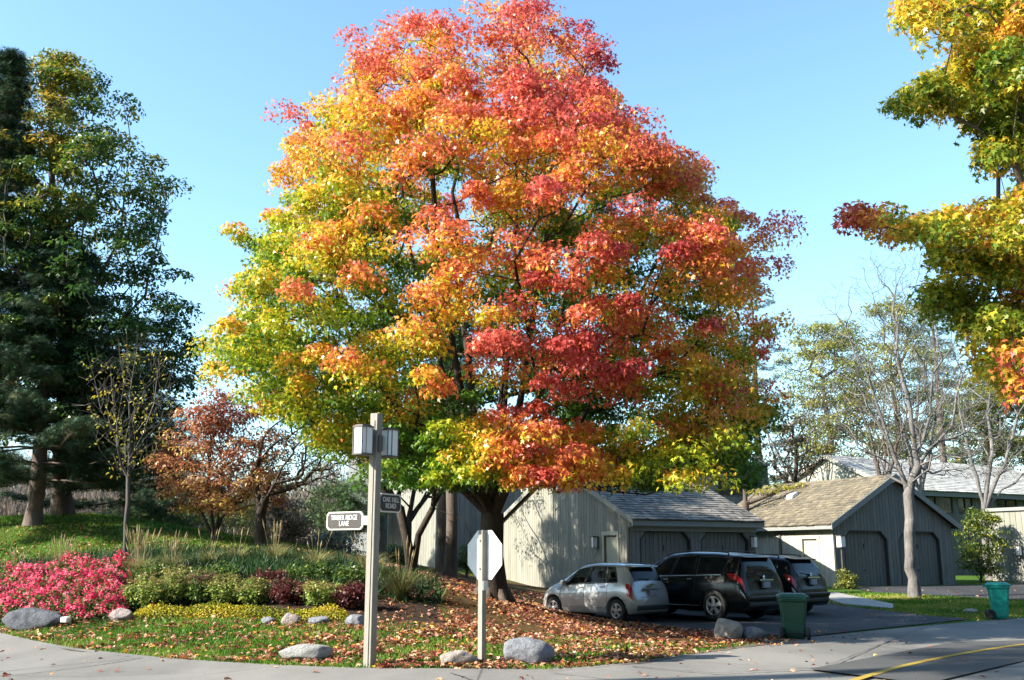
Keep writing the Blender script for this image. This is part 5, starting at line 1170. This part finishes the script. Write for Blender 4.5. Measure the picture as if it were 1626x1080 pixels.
x_, y_ = -4.2, 41.0; r0 = np.array([x_, y_, hz(x_, y_)])
generic_tree('oak_tree', 'sparsely leaved tree between the tall house and the left garage, mostly hidden by the maple', 'tree', r0, [[tuple(r0), (x_, y_, 3), (x_+.4, y_, 5.5), (x_, y_, 8)], [(x_, y_, 3), (x_+1.8, y_+.6, 5.6), (x_+3, y_+1, 7.5)], [(x_, y_, 2.8), (x_-1.8, y_, 5), (x_-2.5, y_, 7)]], ellipsoid_pts(95, (x_+.3, y_+.3, 6.6), (3.4, 3.6, 3.0), .2, rg_), .6, 34, .14, SH_OVAL, GRN, lambda P: .7+0*P[:, 0], .16, .008, 'bark_dark', rng=rg_, extra_tips=2)

# ================================================================== LOW PLANTING
rg_ = np.random.default_rng(101)
def place_px(px, py_dummy, Y): return gx(px, Y)
def scatter(n, x0, x1, y0, y1, dens, rg=rg_):
    x = rg.uniform(x0, x1, n); y = rg.uniform(y0, y1, n); k = rg.uniform(size=n) < dens(x, y); x, y = x[k], y[k]
    return x, y, height(x, y)
def vol_leaves(x, y, z, zf, rg=rg_):  # positions in a mound: zf gives height above ground
    return np.stack([x, y, z+zf], 1)
# pink begonias
def beg_h(x, y):
    e = np.minimum.reduce([(y-bed_front(x)-.05)/.45, (25.7-y)/.8, (-8.25-.30*(y-22)-x)/.5]); return .54*np.sqrt(np.clip(e, 0, 1))*(1+.30*np.sin(x*4.3+1)*np.sin(y*3.7)+.18*np.sin(x*11)*np.sin(y*9+2))
x, y, z = scatter(60000, -16.5, -7, 21, 26, lambda x, y: (beg_h(x, y) > .02)*1.0)
hh = beg_h(x, y); f = rg_.uniform(0, 1, len(x))**.45; P1 = np.stack([x, y, z+hh*f], 1)
N1 = rg_.normal(size=P1.shape)*.6; N1[:, 2] += .8; N1[:, 1] -= .3
c1 = palette(rg_.uniform(size=len(x)), [(0, (.03,.06,.01)), (.6, (.08,.15,.03)), (.9, (.16,.20,.05)), (1, (.25,.10,.04))])
nc = 1500; cx_, cy_, cz_ = scatter(nc*3, -16.5, -7, 21, 26, lambda x, y: (beg_h(x, y) > .12)*1.0)
ch_ = beg_h(cx_, cy_); k = 16; ii = np.repeat(np.arange(len(cx_)), k); v = rg_.normal(size=(len(ii), 3))*.036
P2 = np.stack([cx_, cy_, cz_+ch_*rg_.uniform(.72, 1.08, len(cx_))], 1)[ii]+v; N2 = v*20+rg_.normal(size=v.shape)*.3+[0, -.3, .4]
hue = rg_.uniform(size=len(cx_))[ii]; c2 = palette(hue, [(0, (.50,.015,.07)), (.5, (.80,.06,.17)), (1, (.88,.24,.34))])
leaves('flower_bed', np.concatenate([P1, P2]), np.concatenate([N1, N2]), np.concatenate([np.full(len(P1), .075), np.full(len(P2), .055)]), jitter(np.concatenate([c1, c2]), rg_, .15), SH_OVAL, M['petal'], None, rng=rg_)
tag(bpy.context.scene.objects['flower_bed'], 'dense bed of bright pink flowers at the left road edge', 'flowers', kind='stuff')
# yellow ground cover strip
def yc_h(x, y):
    f = bed_front(x); w = .55+.12*np.sin(x*2.9); e = np.minimum.reduce([(y-f-.05)/.25, (f+w-y)/.25, (x+8.1)/.5, (-3.2-x)/.4]); return .24*np.sqrt(np.clip(e, 0, 1))*(1+.3*np.sin(x*4.1)*np.sin(x*1.7+y*3))
x, y, z = scatter(60000, -8.5, -3, 19, 23, lambda x, y: (yc_h(x, y) > .02)*1.0)
hh = yc_h(x, y); P1 = np.stack([x, y, z+hh*rg_.uniform(0, 1.05, len(x))**.5], 1); N1 = rg_.normal(size=P1.shape)*.7; N1[:, 2] += .6; N1[:, 1] -= .3
nn = np.sin(x*2.3)*np.sin(y*5+x)
leaves('ground_cover', P1, N1, .05, jitter(palette(.42+.28*nn+rg_.normal(size=len(x))*.2, [(0, (.08,.12,.01)), (.4, (.28,.28,.02)), (.7, (.55,.44,.03)), (1, (.50,.24,.04))]), rg_, .15), SH_OVAL, M['petal'], None, rng=rg_)
tag(bpy.context.scene.objects['ground_cover'], 'low yellow-green ground cover edging the planting bed', 'ground cover', kind='stuff')
# dark green strappy foliage and low plants filling the back of the bed
def dk(x, y): return bed_w(x, y)*(beg_h(x, y) < .02)*(yc_h(x, y) < .02)*(y > 22.3)*(.35+.65*(np.sin(x*1.9)*np.sin(y*2.3+1) > -.45))*(1-sstep(-4.4, -3.2, x)*.85)
x, y, z = scatter(52000, -17, -1.5, 21.5, 28.3, dk)
P1 = np.stack([x, y, z], 1); N1 = rg_.normal(size=P1.shape)*.5; tipd = rg_.normal(size=P1.shape)*.5; tipd[:, 2] = 1
N1 -= 0; leaves('bed_foliage', P1, N1, .40, jitter(palette(rg_.uniform(size=len(x)), [(0, (.012,.035,.012)), (.7, (.03,.085,.03)), (1, (.10,.13,.04))]), rg_, .25), SH_BLADE, M['grass'], None, tipdir=tipd, rng=rg_)
tag(bpy.context.scene.objects['bed_foliage'], 'dark green strappy leaves filling the back of the bed', 'foliage', kind='stuff')
# mounded perennials
def perennial(name, px, Y, w, h, label, pal, heads=None, seed=0, per=1400, ls=.07, group=None, cat='plant'):
    rg = np.random.default_rng(seed); r0 = G(px, Y); e = empty(name, tuple(r0), 0, label, cat, group)
    nst = max(8, int(40*w)); st = rg.uniform(-1, 1, (nst*2, 2)); st = st[(st**2).sum(1) < 1][:nst]; hs = h*(1-.35*(st**2).sum(1))*rg.uniform(.8, 1.1, len(st))
    base = np.array(r0); tops = base+np.stack([st[:, 0]*w/2, st[:, 1]*w*.4, hs], 1)
    i = rg.integers(0, len(st), per); f = rg.uniform(.15, .95, per)**.7; P = base+(tops[i]-base)*np.stack([.4+.6*f, .4+.6*f, f], 1)+rg.normal(size=(per, 3))*.05
    Nn = rg.normal(size=P.shape)*.6; Nn[:, 2] += .7
    leaves('foliage', P, Nn, ls, jitter(palette(rg.uniform(size=per), pal), rg, .2), SH_OVAL, M['leaf'], e, rng=rg)
    if heads:
        k = 40; ii = np.repeat(np.arange(len(tops)), k); v = rg.normal(size=(len(ii), 3))*[.055, .055, .018]
        leaves('flower_heads', tops[ii]+v+[0, 0, .02], rg.normal(size=v.shape)*.4+[0, 0, 1], .036, jitter(palette(rg.uniform(size=len(ii)), heads), rg, .2), SH_RHOMB, M['petal'], e, rng=rg)
    return e
SG = [(0, (.10,.18,.04)), (.6, (.32,.42,.10)), (1, (.58,.60,.16))]; SH_ = [(0, (.16,.10,.05)), (.6, (.28,.22,.08)), (1, (.36,.34,.10))]
RD = [(0, (.05,.012,.016)), (.6, (.13,.03,.035)), (1, (.25,.08,.06))]; DG = [(0, (.03,.07,.015)), (.7, (.09,.16,.03)), (1, (.25,.28,.05))]
for i, (px, Y, w, h, lab, pal, hd, cat) in enumerate((
    (238,22.4,1.0,.62,'olive-topped sedum clump right beside the pink flowers',SG,SH_,'sedum'), (288,22.6,.95,.68,'tallest sedum clump with pale green leaves, second from the pink flowers',SG,SH_,'sedum'),
    (328,22.3,.7,.60,'brown-headed sedum clump left of a bright green one',DG,[(0,(.14,.06,.05)),(1,(.26,.14,.10))],'sedum'), (362,22.2,.75,.56,'bright green sedum clump in the middle of the row',SG,SH_,'sedum'), (408,22.0,.7,.46,'small sedum clump left of the purple-leaved plant',SG,SH_,'sedum'),
    (462,21.9,.85,.50,'purple-red leaved plant in the bed midway between flowers and lamp post',RD,None,'plant'), (512,21.7,1.1,.44,'wide yellow-green mound right of the purple-leaved plant',SG,SH_,'sedum'), (562,21.5,.8,.46,'dark red mound just left of the lamp post',RD,None,'plant'),
    (430,23.2,.9,.45,'purple-tinted plant behind the small sedum clump',RD,None,'plant'), (490,23.6,1.2,.5,'dark green mound in the second row of the bed',DG,None,'plant'), (345,23.8,1.1,.5,'dark green mound behind the brown-headed sedum',DG,None,'plant'), (250,24.2,1.3,.5,'dark green mound behind the first sedum clump',DG,None,'plant'), (560,23.4,1.1,.5,'dark green mound behind the dark red one near the lamp post',DG,None,'plant'))):
    perennial('sedum_plant' if cat == 'sedum' else 'leafy_plant', px, Y, w*1.08, h*1.12, lab, pal, hd, 200+i, per=1500, ls=.075, cat=cat)
# ornamental grasses
GR = [(0, (.06,.10,.03)), (.5, (.22,.24,.08)), (1, (.48,.40,.20))]; GT = [(0, (.22,.18,.09)), (.6, (.45,.38,.22)), (1, (.60,.52,.34))]
def grass_clump(px, Y, h, w, n, plumes, label, pal, seed, group='ornamental grasses in the bed'):
    rg = np.random.default_rng(seed); r0 = G(px, Y); e = empty('ornamental_grass', tuple(r0), 0, label, 'grass clump', group); V = []; F = []; cols = []
    def ribbon(nb, hmin, hmax, lean, wd, droop, pl):
        for _ in range(nb):
            a = rg.uniform(0, 2*math.pi); l = h*rg.uniform(hmin, hmax); le = rg.uniform(*lean)*w; d = np.array([math.cos(a), math.sin(a), 0]); b0 = np.array(r0)+d*rg.uniform(0, .09)*w; s = np.array([-d[1], d[0], 0])*wd; c = rg.uniform()
            for j in range(3):
                def pt(t): return b0+d*le*t**1.6+np.array([0, 0, l*(t-droop*t**3)])
                t0, t1 = j/3, (j+1)/3; w0, w1 = 1-t0*.8, 1-t1*.8; o = len(V); V.extend([pt(t0)-s*w0, pt(t0)+s*w0, pt(t1)+s*w1, pt(t1)-s*w1]); F.extend([o, o+1, o+2, o+3]); cols.append(c*.7+.3*t1)
    ribbon(n, .45, .95, (.2, .8), .009, .25, False)
    npmesh('blades', np.array(V), 4, np.array(F), jitter(palette(np.array(cols), pal), rg, .15), M['grass'], e)
    if plumes:
        V.clear(); F.clear(); cols.clear(); 
        for _ in range(plumes):
            a = rg.uniform(0, 2*math.pi); l = h*rg.uniform(1.0, 1.5); le = rg.uniform(.05, .45)*w; d = np.array([math.cos(a), math.sin(a), 0]); tp = np.array(r0)+d*le+[0, 0, l]; b0 = np.array(r0)+d*.05
            for (p, q, w0, w1) in ((b0, b0+(tp-b0)*.78, .005, .004), (b0+(tp-b0)*.78, b0+(tp-b0)*.88, .006, .020), (b0+(tp-b0)*.88, tp, .020, .003)):
                for s in (np.array([1, 0, 0]), np.array([0, 1, 0])):
                    o = len(V); V.extend([p-s*w0, p+s*w0, q+s*w1, q-s*w1]); F.extend([o, o+1, o+2, o+3]); cols.append(rg.uniform())
        npmesh('plumes', np.array(V), 4, np.array(F), jitter(palette(np.array(cols), GT), rg, .15), M['grass'], e)
    return e
for i, (px, Y, h, w, n, pm, lab) in enumerate(((222,24.6,.95,1.0,260,34,'pale plumed grass clump beside the slim multi-stemmed tree'), (272,25.2,.75,.9,220,26,'grass clump with straight plumes right of the slim tree'), (95,26.5,.7,.8,160,16,'sparse grass clump behind the pink flowers'), (25,27,.6,.7,120,10,'small sparse grass clump at the far left'), (330,26.0,.7,.9,200,5,'thin brownish grass clump below the rusty tree'),
        (375,26.4,.7,.8,180,3,'dull grass clump right below the rusty tree'), (435,26.5,.8,.9,240,10,'bushy olive grass clump left of the street name board'), (638,22.6,1.0,1.3,520,6,'dark bushy grass clump right of the lamp post'), (585,25.5,.9,1.1,260,8,'grass clump hidden partly behind the lamp post'), (500,25.8,.75,1.1,260,6,'olive grass clump below the street name board'))):
    grass_clump(px, Y, h, w, n, pm, lab, GR if i != 7 else [(0, (.03,.05,.015)), (1, (.16,.15,.06))], 300+i)
# shrubs
def shrub(px, Y, rows, label, pal, n, pr, per, ls, seed, depth=.8, name='shrub', bk='bark_brown', shape=SH_OVAL, lm='leaf', up=.5, twig=1, dz=0, group=None):
    rg = np.random.default_rng(seed); r0 = G(px, Y, dz); pf = outline_puffs(rows, Y, n, depth, rg); pf[:, 2] = np.maximum(pf[:, 2], r0.z+.1)
    return generic_tree(name, label, 'shrub', r0, [[tuple(r0), (r0.x, r0.y, r0.z+.3)]], pf, pr, per, ls, shape, pal, lambda P: .5+0*P[:, 0], .06, .005, bk, lm=lm, rng=rg, up=up, sp=.22, extra_tips=twig, bf=.6, group=group)
shrub(1556, 47.5, [(812,1540,1572),(835,1525,1590),(865,1518,1596),(890,1525,1592),(915,1532,1590)], 'leafy bush with yellow-green top between the right garage and the cottage', [(0, (.02,.05,.015)), (.5, (.08,.13,.02)), (.8, (.30,.32,.03)), (1, (.45,.40,.04))], 80, .45, 70, .12, 401)
shrub(1345, 40.8, [(908,1335,1352),(920,1328,1362),(936,1328,1368)], 'small yellow-green shrub at the corner of the right garage', [(0, (.06,.09,.02)), (.6, (.22,.24,.04)), (1, (.42,.38,.06))], 40, .22, 60, .08, 402)
shrub(740, 38.5, [(872,730,752),(885,725,757),(905,724,758)], 'small clipped green shrub against the house wall left of the road sign', DG, 40, .28, 60, .08, 403)
shrub(630, 38, [(868,618,645),(885,612,650),(905,610,652)], 'small green shrub against the house wall right of the lamp post', DG, 40, .28, 60, .08, 404)
BR = [(0, (.10,.07,.04)), (.5, (.20,.14,.08)), (1, (.32,.24,.12))]; EV = [(0, (.02,.05,.025)), (.6, (.06,.12,.04)), (1, (.16,.20,.05))]
shrub(455, 38, [(795,430,480),(820,420,500),(860,418,505),(885,420,500)], 'feathery brown shrub left of the street name board', BR, 90, .4, 60, .10, 405, shape=SH_RHOMB, twig=2)
shrub(520, 40, [(845,500,560),(865,490,575),(890,490,575)], 'grey-green shrub below the street name board', [(0, (.06,.08,.06)), (.6, (.14,.17,.12)), (1, (.26,.28,.2))], 60, .4, 60, .10, 406, shape=SH_RHOMB)
shrub(545, 52, [(765,520,570),(785,495,600),(815,485,610),(850,490,600)], 'broad evergreen shrub behind the street name boards', EV, 150, .7, 70, .16, 407, shape=SH_NEEDLE, lm='needle', name='evergreen_shrub')
shrub(232, 46, [(805,215,250),(820,150,290),(835,120,320),(848,120,320)], 'low evergreen behind the lawn mound at the left', EV, 120, .55, 60, .15, 408, shape=SH_NEEDLE, lm='needle', name='evergreen_shrub')
shrub(370, 44, [(790,340,400),(810,300,470),(835,290,480),(860,300,480)], 'golden-leaved shrub behind the rusty tree', [(0, (.12,.10,.02)), (.6, (.40,.28,.03)), (1, (.6,.42,.05))], 70, .5, 45, .12, 409)
shrub(310, 50, [(775,250,340),(800,220,380),(840,210,420)], 'dull green bush in the middle distance behind the mound', EV, 110, .7, 50, .16, 410)
# distant thicket at the left
rg_ = np.random.default_rng(500)
n = 9000; px = rg_.uniform(-260, 700, n); Yd = rg_.uniform(60, 82, n); topy = 738+16*np.sin(px*.021)+10*np.sin(px*.057+1)+np.where(px > 430, 22, 0)-22*(px < 300)
X = (px-813)*Yd/1617; g0 = height(X, Yd); ztop = 1.7+(882-topy)*Yd/1617; ztop = g0+(ztop-g0)*rg_.uniform(.35, 1.05, n)
base = np.stack([X, Yd, g0], 1); lean = rg_.normal(size=(n, 3))*[.9, .9, 0]; tp = base+lean+np.stack([0*X, 0*X, ztop-g0], 1); mid = (base+tp)/2+rg_.normal(size=(n, 3))*.4
V = []; 
for a, b_, w0, w1 in ((base, mid, .05, .03), (mid, tp, .03, .008)):
    s = rg_.normal(size=(n, 3)); s[:, 2] = 0; s /= np.linalg.norm(s, axis=1, keepdims=True); V.append(np.stack([a-s*w0, a+s*w0, b_+s*w1, b_-s*w1], 1))
for k in range(5):    # side twigs
    f = rg_.uniform(.3, 1, (n, 1)); a = mid+(tp-mid)*f; b_ = a+rg_.normal(size=(n, 3))*[.7, .7, .35]+[0, 0, .5]; s = np.tile([[.014, 0, 0]], (n, 1)); V.append(np.stack([a-s, a+s, b_+s*.3, b_-s*.3], 1))
V = np.concatenate(V).reshape(-1, 3); nf = len(V)//4
tc = np.tile(palette(rg_.uniform(size=n), [(0, (.10,.075,.06)), (.6, (.20,.16,.14)), (1, (.28,.23,.20))]), (7, 1))
m_ = 26000; i = rg_.integers(0, n, m_); LPp = base[i]+(tp[i]-base[i])*rg_.uniform(.1, 1, (m_, 1))+rg_.normal(size=(m_, 3))*.5; zone = .5+.5*np.sin(px[i]*.035+2)*np.sin(px[i]*.011)
lc = palette(np.clip(zone+rg_.normal(size=m_)*.15, 0, 1), [(0, (.14,.11,.10)), (.45, (.22,.15,.09)), (.6, (.10,.14,.04)), (.85, (.30,.14,.05)), (1, (.34,.24,.06))])
t_ = rg_.normal(size=(m_, 3)); t_ /= np.linalg.norm(t_, axis=1, keepdims=True); s_ = rg_.normal(size=(m_, 3)); s_ = np.cross(t_, s_); s_ /= np.linalg.norm(s_, axis=1, keepdims=True)
LV = np.stack([LPp, LPp+t_*.12+s_*.07, LPp+t_*.24, LPp+t_*.12-s_*.07], 1).reshape(-1, 3)
o = npmesh('distant_thicket', np.concatenate([V, LV]), 4, np.arange(len(V)+len(LV)), jitter(np.concatenate([tc, lc]), rg_, .2), M['leaf_dry'])
tag(o, 'brown leafless thicket in the distance beyond the lawn mound', 'woodland', kind='stuff')
# the woods on the other side of the road, behind the photographer
n = 85000; X = rg_.uniform(-75, 75, n); hmax = 22+4*np.sin(X*.21)+3*np.sin(X*.53+1)+1.5*np.sin(X*1.3); Z = hmax*rg_.uniform(0.02, 1, n); Yd = -17-5*np.abs(np.sin(X*.27))-rg_.uniform(0, 5, n)
t_ = rg_.normal(size=(n, 3)); t_ /= np.linalg.norm(t_, axis=1, keepdims=True); s_ = np.cross(t_, rg_.normal(size=(n, 3))); s_ /= np.linalg.norm(s_, axis=1, keepdims=True)
q_ = np.arange(n) % 5 < 2; Xr = 43+4*np.abs(np.sin(Yd*3))+rg_.uniform(0, 5, n); Yr = rg_.uniform(-25, 72, n); Zr = (15+3*np.sin(Yr*.25)+2*np.sin(Yr*.6))*rg_.uniform(.02, 1, n)
X = np.where(q_, Xr, X); Yd = np.where(q_, Yr, Yd); Z = np.where(q_, Zr, Z)
LPp = np.stack([X, Yd, Z], 1); LV = np.stack([LPp, LPp+t_*.45+s_*.3, LPp+t_*.9, LPp+t_*.45-s_*.3], 1).reshape(-1, 3)
o = npmesh('roadside_woods', LV, 4, np.arange(len(LV)), jitter(palette(rg_.uniform(size=n), [(0, (.03,.06,.02)), (.6, (.09,.11,.03)), (1, (.24,.16,.04))]), rg_, .25), M['leaf_dry'])
tag(o, 'autumn woods across the road from the houses', 'woodland', kind='stuff')
# distant woods along the horizon, right and centre
n = 60000; px = rg_.uniform(500, 1900, n); Yd = rg_.uniform(95, 135, n); X = (px-813)*Yd/1617
hmax = 5.5+2.2*np.sin(X*.13)+1.6*np.sin(X*.31+1)+.8*np.sin(X*.9); LPp = np.stack([X, Yd+0*X, hmax*rg_.uniform(0, 1, n)**.8], 1)
t_ = rg_.normal(size=(n, 3)); t_ /= np.linalg.norm(t_, axis=1, keepdims=True); s_ = np.cross(t_, rg_.normal(size=(n, 3))); s_ /= np.linalg.norm(s_, axis=1, keepdims=True)
LV = np.stack([LPp, LPp+t_*.35+s_*.22, LPp+t_*.7, LPp+t_*.35-s_*.22], 1).reshape(-1, 3)
o = npmesh('distant_woods', LV, 4, np.arange(len(LV)), jitter(palette(np.clip(.5+.4*np.sin(X*.2)+rg_.normal(size=n)*.2, 0, 1), [(0, (.05,.08,.03)), (.5, (.14,.13,.06)), (1, (.26,.16,.08))]), rg_, .25), M['leaf_dry'])
tag(o, 'far-off autumn woods behind the houses', 'woodland', kind='stuff')

# ------------------------------------------------------------------ lawn blades and fallen leaves
def on_grass(x, y):
    e = edge_y(x); g = (y > e-.02)*(y < bed_front(x)+.1)*(x < 5.8)*(1-in_poly(x, y, [(5.9,21.4)]+DRIVE_A[1:]+[(20,38),(20,20)]))
    return g
x, y, z = scatter(150000, -14, 6, 15.4, 24, lambda x, y: on_grass(x, y)*(x > -13)*(1-.45*litter_w(x, y)))
x2, y2, z2 = scatter(70000, -24, -3, 27, 42, lambda x, y: (1-bed_w(x, y))*(1-litter_w(x, y))*(height(x, y) > .8))
x3, y3, z3 = scatter(50000, 10.5, 22, 26.5, 38, lambda x, y: ((y > np.interp(x, [10, 12.4, 16, 26], [34, 27.9, 29.9, 35.2]))*(y < np.interp(x, [10.5, 13.5, 18, 30], [41, 38.2, 34.5, 39.4]))*(~in_poly(x, y, [(10.75,33.4),(11.7,31.6),(12.3,33.2),(12.0,38.0),(11.0,38.0)])))*1.0)
X_ = np.concatenate([x, x2, x3]); Y_ = np.concatenate([y, y2, y3]); Z_ = np.concatenate([z, z2, z3]); L_ = np.concatenate([np.full(len(x), .07), np.full(len(x2), .11), np.full(len(x3), .09)])
n = len(X_); td = rg_.normal(size=(n, 3))*.35; td[:, 2] = 1; Nn = rg_.normal(size=(n, 3)); Nn[:, 2] *= .3
k_ = .5+.35*np.sin(X_*1.3)*np.sin(Y_*1.7)+rg_.normal(size=n)*.2+.25*(X_ > 10)
leaves('lawn_grass', np.stack([X_, Y_, Z_-.005], 1), Nn, L_, jitter(palette(k_, [(0, (.030,.085,.008)), (.5, (.075,.18,.014)), (.85, (.17,.25,.03)), (1, (.32,.30,.07))]), rg_, .2), SH_BLADE*[2.4, 1, 1], M['grass'], None, tipdir=td, rng=rg_)
tag(bpy.context.scene.objects['lawn_grass'], 'short green lawn along the road and on the mound', 'grass', kind='stuff')
def fall_d(x, y):
    g = on_grass(x, y); e = y-edge_y(x)
    a = .20*g+.38*g*sstep(-5.5, -2, x)+.25*g*np.exp(-np.abs(e-.1)/.15); a *= np.clip(.75+1.1*np.sin(x*3.1+y*2)*np.sin(y*4.3-x)+.6*np.sin(x*1.1+2)*np.sin(y*1.7), .08, 2)
    lw = litter_w(x, y)*(~in_poly(x, y, [(5.9,21.4)]+DRIVE_A[1:]+[(20,38),(20,20)])); a = np.maximum(a, .74*lw*(.55+.45*np.sin(x*2+y*1.1)))
    a = np.maximum(a, .10*bed_w(x, y)*(beg_h(x, y) < .02)); a = np.maximum(a, .006*((y > 13)&(y < 24))); return np.clip(a, 0, 1)
x, y, z = scatter(150000, -13, 8, 14, 34, fall_d)
xa, ya, za = scatter(30000, -18, -3, 26.5, 34, lambda x, y: .16+.8*np.exp(-((y-28.6)/.9)**2))
xb, yb, zb = scatter(2600, 10, 20, 27, 41, lambda x, y: .35+0*x)
x = np.concatenate([x, xa, xb]); y = np.concatenate([y, ya, yb]); z = np.concatenate([z, za, zb]); n = len(x)
Nn = rg_.normal(size=(n, 3))*.38; Nn[:, 2] += 1; hgt = np.where(on_grass(x, y) > 0, .05, .035)*rg_.uniform(.6, 1.3, n)
hgt = np.where((y < edge_y(x)) | (x > 6), .03, hgt)
cc = palette(rg_.uniform(size=n), [(0, (.10,.035,.02)), (.25, (.20,.045,.03)), (.45, (.32,.10,.06)), (.65, (.40,.20,.12)), (.85, (.62,.42,.30)), (.93, (.60,.38,.05)), (1, (.60,.16,.04))])
leaves('fallen_leaves', np.stack([x, y, z+hgt], 1), Nn, .085, jitter(cc, rg_, .2), SH_MAPLE*[1, 1, 2.2], M['leaf_dry'], None, rng=rg_)
tag(bpy.context.scene.objects['fallen_leaves'], 'fallen autumn leaves strewn over grass and bank', 'leaves', kind='stuff')
